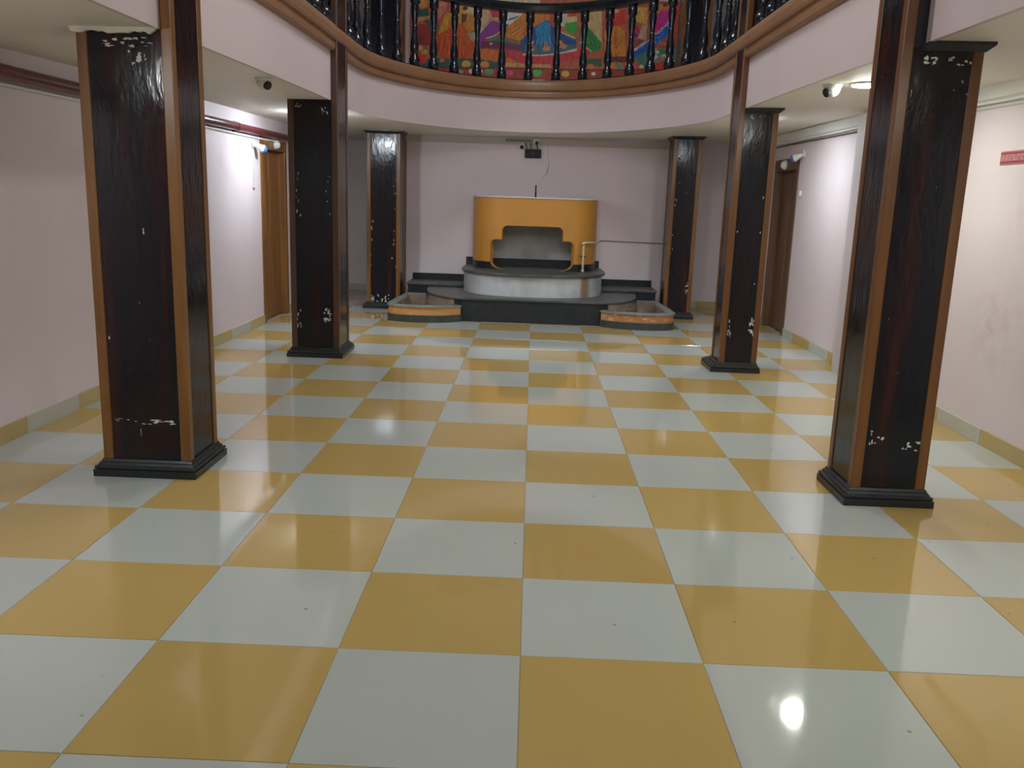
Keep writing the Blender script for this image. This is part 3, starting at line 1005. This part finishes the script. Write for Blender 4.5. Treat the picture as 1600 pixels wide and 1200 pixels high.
fs = [(j * (NX + 1) + i, j * (NX + 1) + i + 1, (j + 1) * (NX + 1) + i + 1, (j + 1) * (NX + 1) + i) for j in range(NZ) for i in range(NX)]
me.from_pydata(vs_, [], fs)
ca = me.color_attributes.new('paint', 'FLOAT_COLOR', 'POINT')
buf = []
lc = {}
for c in colr:
    if c not in lc:
        g_ = sum(c) / 3
        lc[c] = lin([min(250, max(0, (g_ + (v_ - g_) * 1.22) * 1.34)) for v_ in c])
    buf.extend(lc[c])
ca.data.foreach_set('color', buf)
m = NT('mural_paint')
at_ = m.n('ShaderNodeAttribute', attribute_name='paint')
v = m.mix(m.ramp(m.noise(9, 5, 0.7, (2.5, 1, 0.7)), [(0.45, (0, 0, 0)), (0.85, (0.4,) * 3)]), at_.outputs['Color'], (0.03, 0.02, 0.02, 1))
v = m.mix(m.ramp(m.noise(30, 3, 0.6, (2, 1, 0.6)), [(0.6, (0, 0, 0)), (0.8, (0.12,) * 3)]), v, (0.8, 0.6, 0.4, 1))
v = m.mix(m.ramp(m.noise(16, 6, 0.75, (1.6, 1, 0.6)), [(0.45, (0, 0, 0)), (0.7, (0.55,) * 3)]), v, m.mix(1.0, v, (0.30, 0.22, 0.22, 1), 'MULTIPLY'))
m.base(v)
m.set(Roughness=0.5)
M['mural_paint'] = m.m
me.materials.append(m.m)
mural = thing('mural', 'long colourful painting of dancers in swirling skirts on the upper wall', 'painting', ((mx0 + mx1) / 2, MY, mz0))
o = bpy.data.objects.new('canvas', me)
COL.objects.link(o)
o.parent = mural
o.matrix_parent_inverse = mural.matrix_world.inverted()
MB().box(mx0 - 0.004, mx1 + 0.004, MY + 0.001, YBACK - 0.002, mz0 - 0.004, mz1 + 0.004).build('backing', 'white_plastic', mural)

# ================================================================== FOUNTAIN STAGE
ZS = 0.29


def arc(cx, cy, a, b, t0, t1, n=24, e=1.0):
    out = []
    for k in range(n + 1):
        t = t0 + (t1 - t0) * k / n
        c, s_ = math.cos(t), math.sin(t)
        out.append((cx + a * math.copysign(abs(c) ** e, c), cy + b * math.copysign(abs(s_) ** e, s_)))
    return out


def smooth_poly(pts, n=6):
    """Catmull-Rom through open pts"""
    out = []
    P_ = [Vector(p) for p in pts]
    P_ = [P_[0] * 2 - P_[1]] + P_ + [P_[-1] * 2 - P_[-2]]
    for i in range(1, len(P_) - 2):
        p0, p1, p2, p3 = P_[i - 1], P_[i], P_[i + 1], P_[i + 2]
        for k in range(n):
            t = k / n
            out.append(tuple(0.5 * ((2 * p1) + (p2 - p0) * t + (2 * p0 - 5 * p1 + 4 * p2 - p3) * t * t + (3 * p1 - p0 - 3 * p2 + p3) * t ** 3)))
    out.append(tuple(P_[-2]))
    return out


left_side = smooth_poly([(-0.84, 7.86), (-1.02, 7.93), (-1.17, 8.10), (-1.28, 8.36), (-1.34, 8.72), (-1.36, 9.05)])
right_side = [(-x, y) for x, y in left_side]
stage_outline = right_side[::-1][1:] + [] + left_side
stage_outline = [(1.36, YC)] + right_side[::-1] + left_side + [(-1.36, YC)]
fount = thing('fountain', 'yellow indoor fountain with stepped arch niche on a black granite stage', 'fountain', (0, 8.7, 0))


def grow(poly, d, cx=0.0, cy=9.0):
    out = []
    n = len(poly)
    for i in range(n):
        a, b = Vector(poly[i - 1]), Vector(poly[(i + 1) % n])
        t = (b - a).normalized()
        nv = Vector((t.y, -t.x))
        p = Vector(poly[i])
        if nv.dot(p - Vector((cx, cy))) < 0:
            nv = -nv
        q = p + nv * d
        out.append((q.x, min(q.y, YC)))
    return out


stage = MB().prism(stage_outline, 0, ZS - 0.028).build('stage', 'black_granite', fount)
bevel(MB().prism(grow(stage_outline, 0.022), ZS - 0.028, ZS).build('stage_slab', 'slab_grey', stage), 0.006)
# rendered sides of the stage that show inside the planters
for sg in (-1, 1):
    sd = [(sg * abs(x), y) for x, y in left_side[3:]]
    inn = [(x, y) for x, y in sd]
    out = [(x + sg * 0.012, y - 0.006) for x, y in sd]
    MB().prism(inn + out[::-1], 0.02, ZS - 0.03).build('rendered_side', 'raw_plaster', stage)
# ledges at the wall with black upstand
for sg in (-1, 1):
    xa, xb = sorted((sg * 0.9, sg * 1.665))
    MB().box(xa, xb, 9.10, YC, ZS, 0.305).build('ledge_riser', 'plinth_marble', fount)
    xo = sorted((sg * 1.30, sg * 1.665))
    MB().box(xo[0], xo[1], 9.08, YC, 0.0, 0.30).build('ledge_support', 'black_granite', fount)
    bevel(MB().box(xa - (0.012 if sg < 0 else 0), xb + (0.012 if sg > 0 else 0), 9.06, YC, 0.30, 0.335).build('ledge_slab', 'slab_grey', fount), 0.005)
    xu = sorted((sg * 0.92, sg * 1.66))
    MB().box(xu[0], xu[1], YC - 0.02, YC, 0.335, 0.425).build('upstand', 'black_stone', fount)
    xt = sorted((sg * 0.84, sg * 0.90))
# upper plinth
PZ = 0.54
pl_out = [(0.91, YC)] + arc(0.01, 8.95, 0.905, 0.86, 0, -math.pi, 40, 0.85) + [(-0.89, YC)]
plinth = MB().prism(pl_out, ZS, PZ).build('plinth', 'plinth_marble', fount)
sl_out = [(0.95, YC)] + arc(0.015, 9.0, 0.945, 0.96, 0, -math.pi, 40, 0.85) + [(-0.92, YC)]
bevel(MB().prism(sl_out, PZ, PZ + 0.03).build('plinth_slab', 'slab_grey', plinth), 0.006)
ZB = PZ + 0.03
for sg in (-1, 1):
    xa, xb = sorted((sg * 0.80, sg * 0.92))
    MB().box(xa, xb, YC - 0.02, YC, ZB, ZB + 0.10).build('upstand', 'black_stone', fount)

# yellow body: rounded front Y(x), opening between zlo(x) and zhi(x)
BX, BA, BBD, BN = 0.015, 0.835, 0.80, 3.2
OX = -0.012


def body_y(x):
    t = min(1.0, abs((x - BX) / BA))
    return YC - BBD * (1 - t ** BN) ** (1 / BN)


ZT = 1.485


def round_step(x):
    """upper edge of the opening at |x - BX|, None outside"""
    u = abs(x - OX)
    w1, w2, z1, z2, r = 0.395, 0.545, 0.955, 1.135, 0.075
    if u <= w1 - r:
        return z2
    if u <= w1:
        return z2 - r + math.sqrt(max(0, r * r - (u - w1 + r) ** 2))
    if u <= w2 - r:
        return z1
    if u <= w2:
        return z1 - r + math.sqrt(max(0, r * r - (u - w2 + r) ** 2))
    return None


def open_low(x):
    u = abs(x - OX)
    w2, w0, h = 0.545, 0.37, 0.10
    if u <= w0:
        return ZB
    t = min(1.0, (u - w0) / (w2 - w0))
    return ZB + h * (1 - math.sqrt(max(0, 1 - t ** 2.2))) * 1.0


us = [0.05 * k for k in range(0, 7)] + [0.32 + 0.0075 * k for k in range(0, 10)] + [0.3925, 0.3949, 0.3951, 0.41, 0.43, 0.45, 0.47] + [0.47 + 0.0075 * k for k in range(0, 10)] + [0.543, 0.5449, 0.5451]
vs2 = [0.57, 0.60, 0.63, 0.66, 0.69, 0.72, 0.74, 0.76, 0.78, 0.795, 0.808, 0.818, 0.826, 0.831, 0.834, 0.835]
cols = sorted(set(round(v_, 4) for v_ in [OX - u for u in us] + [OX + u for u in us] + [BX - v_ for v_ in vs2] + [BX + v_ for v_ in vs2]))
mb = MB()
bands = (MB(), MB())
for xa, xb in zip(cols, cols[1:]):
    ya, yb = body_y(xa), body_y(xb)
    xm = (xa + xb) / 2
    band = bands[0 if xm < OX else 1]
    if round_step(xm) is None:
        ha = hb = None
    else:
        ha = round_step(xa) if round_step(xa) is not None else round_step(xm)
        hb = round_step(xb) if round_step(xb) is not None else round_step(xm)
        if abs(ha - hb) > 0.08:      # the vertical shoulder between the two steps
            ha = hb = min(ha, hb)

    def quad(za0, za1, zb0, zb1, tgt=mb, off=0.0):
        if max(za1 - za0, zb1 - zb0) < 1e-4:
            return
        tgt.add([(xa, ya - off, za0), (xb, yb - off, zb0), (xb, yb - off, zb1), (xa, ya - off, za1)], [(0, 1, 2, 3)])
    if ha is None:
        for q0, q1 in ((ZB, 0.9), (0.9, ZT)):
            quad(q0, q1, q0, q1)
    else:
        quad(ha, ZT, hb, ZT)
        la, lb = open_low(xa), open_low(xb)
        quad(ZB, la, ZB, lb)
    bt = ZB + 0.09
    if ha is None:
        quad(ZB, bt, ZB, bt, band, 0.012)
    else:
        la, lb = min(bt, open_low(xa)), min(bt, open_low(xb))
        quad(ZB, la, ZB, lb, band, 0.012)
body = mb.build('body', 'yellow_paint', fount)


def thicken(o, t, off):
    bm = bmesh.new()
    bm.from_mesh(o.data)
    # make every face look towards -y (the front), so that the shell grows inward
    for f in bm.faces:
        if f.normal.y > 0:
            f.normal_flip()
    bm.to_mesh(o.data)
    bm.free()
    s = o.modifiers.new('solidify', 'SOLIDIFY')
    s.thickness = t
    s.offset = off


thicken(body, 0.075, -1)
for bb in bands:
    bd = bb.build('base_band', 'black_granite', body)
    thicken(bd, 0.012, -1)
top_out = [(x, min(YC, body_y(x) - 0.016)) for x in cols]
top_out[0] = (cols[0] - 0.02, YC)
top_out[-1] = (cols[-1] + 0.02, YC)
bevel(MB().prism(top_out, ZT, ZT + 0.016).build('top_slab', 'cornice_grey', body), 0.004)
MB().box(-0.70, 0.73, YC - 0.012, YC - 0.001, ZB, ZT - 0.01).build('niche_back', 'niche_grey', fount)
MB().box(-0.70, 0.73, YC - 0.03, YC - 0.012, ZB, ZB + 0.095).build('niche_skirting', 'black_granite', fount)
mb = MB()
mb.tube([(-0.02 + 0.03, 9.2, ZT + 0.016), (0.01, 9.2, ZT + 0.09)], 0.011, 8).tube([(0.01, 9.2, ZT + 0.10), (0.01, 9.2, ZT + 0.175)], 0.010, 8).tube([(0.01, 9.2, ZT + 0.085), (0.01, 9.2, ZT + 0.105)], 0.006, 8)
mb.build('nozzle', 'black_plastic', body)

# water pipe in front of the body and the thin supply on the wall
tap = thing('water_pipe', 'thin cream water pipe with elbow at the right of the yellow fountain', 'pipe', (0.665, 8.86, ZB))
yp = 8.78
MB().tube([(0.655, yp, ZB - 0.001), (0.655, yp, ZB + 0.10), (0.652, yp, ZB + 0.36), (0.66, yp, ZB + 0.376), (0.68, yp + 0.005, ZB + 0.378), (0.84, yp + 0.15, ZB + 0.38)], 0.014, 8).build('riser', 'pvc', tap)
riser = bpy.data.objects['riser']
MB().tube([(0.655, yp, ZB), (0.655, yp, ZB + 0.03)], 0.021, 8).build('joint', 'pvc', riser)
MB().tube([(0.653, yp, ZB + 0.345), (0.652, yp, ZB + 0.385)], 0.02, 8).build('joint', 'pvc', riser)
MB().tube([(0.61, yp, ZB + 0.20), (0.69, yp, ZB + 0.20)], 0.011, 8).build('valve', 'brass_brown', riser)
MB().tube([(0.84, yp + 0.15, ZB + 0.38), (0.90, 9.2, ZB + 0.38), (0.92, YC - 0.012, ZB + 0.38), (1.80, YC - 0.012, ZB + 0.365)], 0.0055, 6).build('supply_line', 'supply_pink', tap)


# planters: front bowed, hollow, with stone rim, painted band and dark base
def planter(sg, band_mat, label):
    def mir(pts):
        return [(sg * abs(x), y) for x, y in pts]
    front = smooth_poly([(-0.845, 7.80), (-1.08, 7.655), (-1.36, 7.61), (-1.60, 7.66), (-1.695, 7.745)], 5)
    outer = front + [(-1.715, 7.80), (-1.71, 8.3), (-1.685, 8.6), (-1.675, 9.05), (-1.40, 9.05), (-1.372, 8.75)] + [(x - 0.014, y - 0.008) for x, y in left_side[::-1][6:-1:3]]
    n = len(outer)
    cx = sum(p[0] for p in outer) / n
    cy = sum(p[1] for p in outer) / n
    inner = []
    for i in range(n):
        a, b = Vector(outer[i - 1]), Vector(outer[(i + 1) % n])
        t = (b - a).normalized()
        nv = Vector((-t.y, t.x))
        p = Vector(outer[i])
        if nv.dot(Vector((-1.4, 8.2)) - p) < 0:
            nv = -nv
        back = outer[i][1] > 8.9 or (outer[i][0] > -1.39 and outer[i][1] > 7.86)
        w_ = 0.012 if back else 0.085
        q = p + nv * w_
        if i in (0,):
            q = Vector((-1.02, 7.80))
        inner.append((q.x, q.y))
    root = thing('planter', label, 'planter', (sg * 1.3, 8.0, 0), 'planters beside the fountain stage')
    o2 = mir(outer)
    i2 = mir(inner)
    def sh(poly, d):
        return [(x + sg * (-d if False else 0), y) for x, y in poly]
    def wid(d):
        out = []
        for i in range(n):
            a, b = Vector(outer[i - 1]), Vector(outer[(i + 1) % n])
            t = (b - a).normalized()
            nv = Vector((t.y, -t.x))
            p = Vector(outer[i])
            if nv.dot(p - Vector((-1.4, 8.2))) < 0:
                nv = -nv
            front_ = outer[i][1] < 7.86 or outer[i][0] < -1.6
            q = p + nv * (d if front_ else 0)
            out.append((q.x, q.y))
        return mir(out)
    MB().ring_prism(wid(0.012), i2, 0, 0.085).build('base', 'planter_base', root)
    MB().ring_prism(o2, i2, 0.085, 0.18).build('painted_band', band_mat, root)
    MB().ring_prism(wid(0.016), i2, 0.18, 0.198).build('rim', 'rim_stone', root)
    MB().prism(i2, 0.0, 0.03).build('bottom', 'raw_plaster', root)
    cin = Vector((sg * 1.42, 8.15))
    i3 = [tuple(Vector(p) + (cin - Vector(p)).normalized() * 0.012) for p in i2]
    MB().ring_prism(i2, i3, 0.03, 0.179).build('lining', 'raw_plaster', root)
    return root


planter(-1, 'planter_orange', 'left hollow planter with smooth orange band and stone rim beside fountain')
planter(1, 'planter_orange_worn', 'right hollow planter with flaking orange band and stone rim beside fountain')

# ================================================================== SERVICES
# fire pipe on the left wall
mb = MB()
pp = [(XL + 0.045, y, 2.062 + 0.004 * (y - 2.3)) for y in (YN, -1, 2, 4, 6, 7.0, 7.6, 9, 10.92)]
mb.tube(pp, 0.040, 14)
fp = thing('fire_pipe', 'dark red service pipe running along the top of the left wall', 'pipe', (XL + 0.045, 3, 2.06))
mb.build('pipe', 'pipe_red', fp)
for y in (-2.0, 1.0, 4.3, 6.2, 9.0):
    z = 2.062 + 0.004 * (y - 2.3)
    MB().tube([(XL + 0.045, y - 0.015, z), (XL + 0.045, y + 0.015, z)], 0.044, 14).box(XL + 0.001, XL + 0.03, y - 0.012, y + 0.012, z - 0.05, z + 0.05).build('clamp', 'pipe_red', fp)
cdt = MB().tube([(XL + 0.012, y, 2.0 + 0.004 * (y - 2.3) + (0.03 if y > 7.5 else 0)) for y in (YN, 0, 3, 5, 6.5, 7.2, 8.0, 10.9)], 0.011, 8).build('conduit', 'white_plastic')
tag(cdt, 'thin white conduit just below the red pipe on the left wall', 'conduit')
cdr = MB().tube([(XR - 0.008, y, zc(2.9, y) - 0.135) for y in (5.4, 8, 10.08)], 0.008, 8).build('conduit', 'brass_brown')
tag(cdr, 'thin brown conduit under the cornice above the right door', 'conduit')
cdr = MB().tube([(XR - 0.008, y, zc(2.9, y) - 0.13) for y in (YN, 0, 3, 4.85)], 0.007, 8).build('conduit', 'cornice_grey')
tag(cdr, 'thin pale conduit under the cornice above the red sign', 'conduit')


def bulb(name, x, y, z, sx, label):
    root = thing(name, label, 'lamp', (x, y, z), 'angled bulb holders by the doors')
    R = Matrix.Translation((x, y, z)) @ Matrix.Rotation(sx * math.pi / 2, 4, 'Y')
    MB().lathe([(0.045, 0), (0.045, 0.018), (0.03, 0.028)], 16, R).build('base', 'white_plastic', root)
    d = Vector((sx * 0.55, 0.35, -0.30)).normalized()
    R2 = Matrix.Translation((x, y, z)) @ d.to_track_quat('Z', 'Y').to_matrix().to_4x4()
    hold = MB().lathe([(0.02, 0.0), (0.022, 0.05), (0.026, 0.06), (0.034, 0.085), (0.045, 0.125)], 16, R2).build('holder', 'white_plastic', root)
    MB().lathe([(0.043, 0.125), (0.042, 0.142), (0.032, 0.158), (0.014, 0.166)], 16, R2).build('lens', 'blue_glass', hold)
    mb_ = MB().tube([(x, y - 0.005, z - 0.04), (x + sx * 0.006, y - 0.01, z - 0.18), (x + sx * 0.006, y - 0.01, z - 0.40)], 0.0025, 6)
    mb_.build('cord', 'white_plastic', root)
    bevel(MB().box(min(x, x + sx * 0.03), max(x, x + sx * 0.03), y - 0.035, y + 0.015, z - 0.46, z - 0.40).build('switch_box', 'white_plastic', root), 0.006)


bulb('bulb_holder', XL, 6.82, 1.955, 1, 'white bulb holder with blue lens beside the left door top')
bulb('bulb_holder', XR, 7.38, 2.065, -1, 'white bulb holder with blue lens above the right door')


def cctv(x, y, aim, label):
    z = zc(x, y)
    root = thing('security_camera', label, 'camera', (x, y, z), 'dome cameras under the gallery')
    MB().lathe([(0.062, 0.0), (0.062, -0.012), (0.055, -0.02)], 20, Matrix.Translation((x, y, z))).build('mount', 'white_plastic', root)
    prof_ = [(0.054 * math.cos(a), -0.018 - 0.062 * math.sin(a)) for a in [k * math.pi / 2 / 7 for k in range(7)]] + [(0.006, -0.080)]
    dome = MB().lathe(prof_, 20, Matrix.Translation((x, y, z))).build('dome', 'white_plastic', root)
    d = Vector(aim).normalized()
    c = Vector((x, y, z - 0.035)) + d * 0.030
    R = Matrix.Translation(c) @ d.to_track_quat('Z', 'Y').to_matrix().to_4x4()
    MB().lathe([(0.030, 0.0), (0.030, 0.022), (0.025, 0.027)], 16, R).build('lens', 'black_plastic', dome)


cctv(-1.92, 3.70, (0.75, -0.55, -0.35), 'small white dome camera under the left gallery')
cctv(1.93, 3.46, (-0.85, -0.3, -0.40), 'small white dome camera under the right gallery beside the lit downlight')


def downlight(x, y, mat, label, drop=0.02):
    z = zc(x, y)
    root = thing('downlight', label, 'ceiling lamp', (x, y, z), 'round downlights under the gallery')
    mb_ = MB()
    prof_ = [(0.092, 0.0), (0.108, 0.0), (0.108, -0.012), (0.092, -0.016)]
    seg = 28
    vs_ = [(x + r * math.cos(2 * math.pi * k_ / seg), y + r * math.sin(2 * math.pi * k_ / seg), z + h) for r, h in prof_ for k_ in range(seg)]
    mb_.add(vs_, [(i * seg + k_, i * seg + (k_ + 1) % seg, ((i + 1) % 4) * seg + (k_ + 1) % seg, ((i + 1) % 4) * seg + k_) for i in range(4) for k_ in range(seg)], True)
    mb_.build('rim', 'white_plastic', root)
    MB().lathe([(0.091, -0.002), (0.091, -drop), (0.06, -drop - 0.004)], seg, Matrix.Translation((x, y, z))).build('diffuser', mat, root)


downlight(2.115, 3.34, 'lamp_right_mid', 'lit round downlight beside the right dome camera')
downlight(2.17, 6.25, 'lamp_right_far', 'lit round downlight behind the right middle pillar')
downlight(-2.28, 6.5, 'lamp_left_far', 'bright round downlight behind the left middle pillar', 0.06)
downlight(2.1, 0.0, 'lamp_right_mid', 'added unseen round downlight before the right front pillar')  # extra lamp out of view, added to brighten the side walls
downlight(-2.3, 0.1, 'lamp_left_near', 'round downlight before the left front pillar', 0.05)

# fill panel added on the high atrium ceiling to brighten the floor
for y in (5.3,):
    root = thing('fill_panel', 'added square fill panel on the high atrium ceiling', 'ceiling lamp', (0, y, ZTOP))
    MB().box(-0.63, 0.63, y - 0.63, y + 0.63, ZTOP - 0.05, ZTOP).build('housing', 'white_plastic', root)
    MB().box(-0.6, 0.6, y - 0.6, y + 0.6, ZTOP - 0.056, ZTOP - 0.049).build('diffuser', 'fill_panel_glow', root)

# globe pendant in the middle of the atrium
PX_, PY_, PZ_ = 0.04, 2.4, 3.28
root = thing('pendant_lamp', 'glowing globe pendant hanging in the middle of the atrium', 'ceiling lamp', (PX_, PY_, PZ_))
sph = [(0.115 * math.sin(a), -0.115 * math.cos(a)) for a in [0.12 + k * (math.pi - 0.24) / 12 for k in range(13)]]
MB().lathe(sph, 20, Matrix.Translation((PX_, PY_, PZ_))).build('globe', 'lamp_pendant', root)
MB().lathe([(0.035, 0.108), (0.035, 0.15), (0.012, 0.165)], 14, Matrix.Translation((PX_, PY_, PZ_))).build('collar', 'grey_metal', root)
MB().tube([(PX_, PY_, PZ_ + 0.16), (PX_, PY_, ZTOP - 0.02)], 0.005, 6).build('cord', 'black_plastic', root)
MB().lathe([(0.05, -0.03), (0.06, 0.0)], 14, Matrix.Translation((PX_, PY_, ZTOP))).build('ceiling_rose', 'white_plastic', root)

# window-shaped fill light added behind the viewer, with glowing panes
fill_win = bpy.data.objects.new('fill_window', None)
COL.objects.link(fill_win)
fill_win.location = (0, YN, 3.2)
fill_win.matrix_world = Matrix.Translation(fill_win.location)
struct(fill_win, 'added window-shaped fill light behind the viewer', 'window')
MB().box(-2.3, 2.3, YN, YN + 0.06, 3.12, 3.2).box(-2.3, 2.3, YN, YN + 0.06, 5.1, 5.18).box(-2.3, -2.22, YN, YN + 0.06, 3.2, 5.1).box(2.22, 2.3, YN, YN + 0.06, 3.2, 5.1).build('frame', 'white_plastic', fill_win)
for x in (-0.76, 0.76):
    MB().box(x - 0.03, x + 0.03, YN, YN + 0.05, 3.2, 5.1).build('mullion', 'white_plastic', fill_win)
for a, b in ((-2.22, -0.79), (-0.73, 0.73), (0.79, 2.22)):
    MB().box(a, b, YN + 0.005, YN + 0.02, 3.2, 5.1).build('pane', 'fill_pane', fill_win)

# junction box and small cameras on the back wall
jb = thing('junction_box', 'black box with dangling cables high on the back wall', 'box', (-0.04, YC, 2.05))
case = bevel(MB().box(-0.155, 0.065, YC - 0.06, YC, 2.02, 2.135).build('case', 'black_plastic', jb), 0.006)
MB().tube([(-0.05, YC - 0.062, 2.075), (-0.05, YC - 0.0645, 2.075)], 0.005, 8).build('badge', 'white_plastic', case)
for k_, (a, b) in enumerate([(-0.13, -0.155), (-0.10, -0.115), (-0.07, -0.085), (-0.03, -0.02), (0.01, 0.005), (0.04, 0.012)]):
    MB().tube([(a, YC - 0.03, 2.135), (a * 0.7 + b * 0.3, YC - 0.04, 2.17), (b, YC - 0.02, 2.215)], 0.006, 6).build('cable', 'black_plastic' if k_ % 2 == 0 else 'white_plastic', jb)
for x, z, lb in ((-0.20, 2.165, 'small white camera at the left of the black box'), (0.0, 2.225, 'small white camera above the black box')):
    rt = thing('security_camera', lb, 'camera', (x, YC, z), 'small cameras on the back wall')
    cb = bevel(MB().box(x - 0.04, x + 0.035, YC - 0.045, YC - 0.0, z - 0.03, z + 0.045).build('body', 'white_plastic', rt), 0.008)
    MB().tube([(x, YC - 0.044, z - 0.005), (x, YC - 0.075, z - 0.012)], 0.024, 12).build('lens', 'black_plastic', cb)
tag(MB().box(-0.42, -0.07, YC - 0.05, YC - 0.028, 2.225, 2.262).build('cable_duct', 'grey_metal'), 'short grey metal duct under the back cornice', 'duct')
# loose cable on the back wall
tag(MB().tube([(0.14, YC - 0.006, 2.20), (0.16, YC - 0.006, 2.06), (0.175, YC - 0.006, 1.93), (0.15, YC - 0.006, 1.82), (0.09, YC - 0.006, 1.76)], 0.005, 6).build('cable', 'cornice_grey'), 'loose thin cable hanging on the back wall above fountain', 'cable')

# red bordered notice on the right wall
sg = thing('wall_sign', 'long red bordered notice plate on the right wall', 'sign', (XR, 2.8, 1.78))
y1s, y0s = 3.19, 2.35
MB().box(XR - 0.006, XR, y0s, y1s, 1.780, 1.862).build('plate', 'sign_pink', sg)
mb = MB()
for a, b, c, d in ((y0s + .006, y1s - .006, 1.843, 1.853), (y0s + .006, y1s - .006, 1.789, 1.799)):
    mb.box(XR - 0.0075, XR - 0.005, a, b, c, d)
mb.build('border', 'sign_red', sg)['kind'] = 'stuff'
mb = MB()
yy = y1s - 0.03
rs = random.Random(5)
while yy > y0s + 0.05:
    w_ = rs.uniform(0.018, 0.034)
    mb.box(XR - 0.0075, XR - 0.005, yy - 0.006, yy, 1.804, 1.839)
    if rs.random() < 0.6:
        mb.box(XR - 0.0075, XR - 0.005, yy - w_, yy, 1.832, 1.839)
    if rs.random() < 0.5:
        mb.box(XR - 0.0075, XR - 0.005, yy - w_, yy, 1.804, 1.810)
    yy -= w_ + 0.016
mb.build('lettering', 'sign_white', sg)['kind'] = 'stuff'
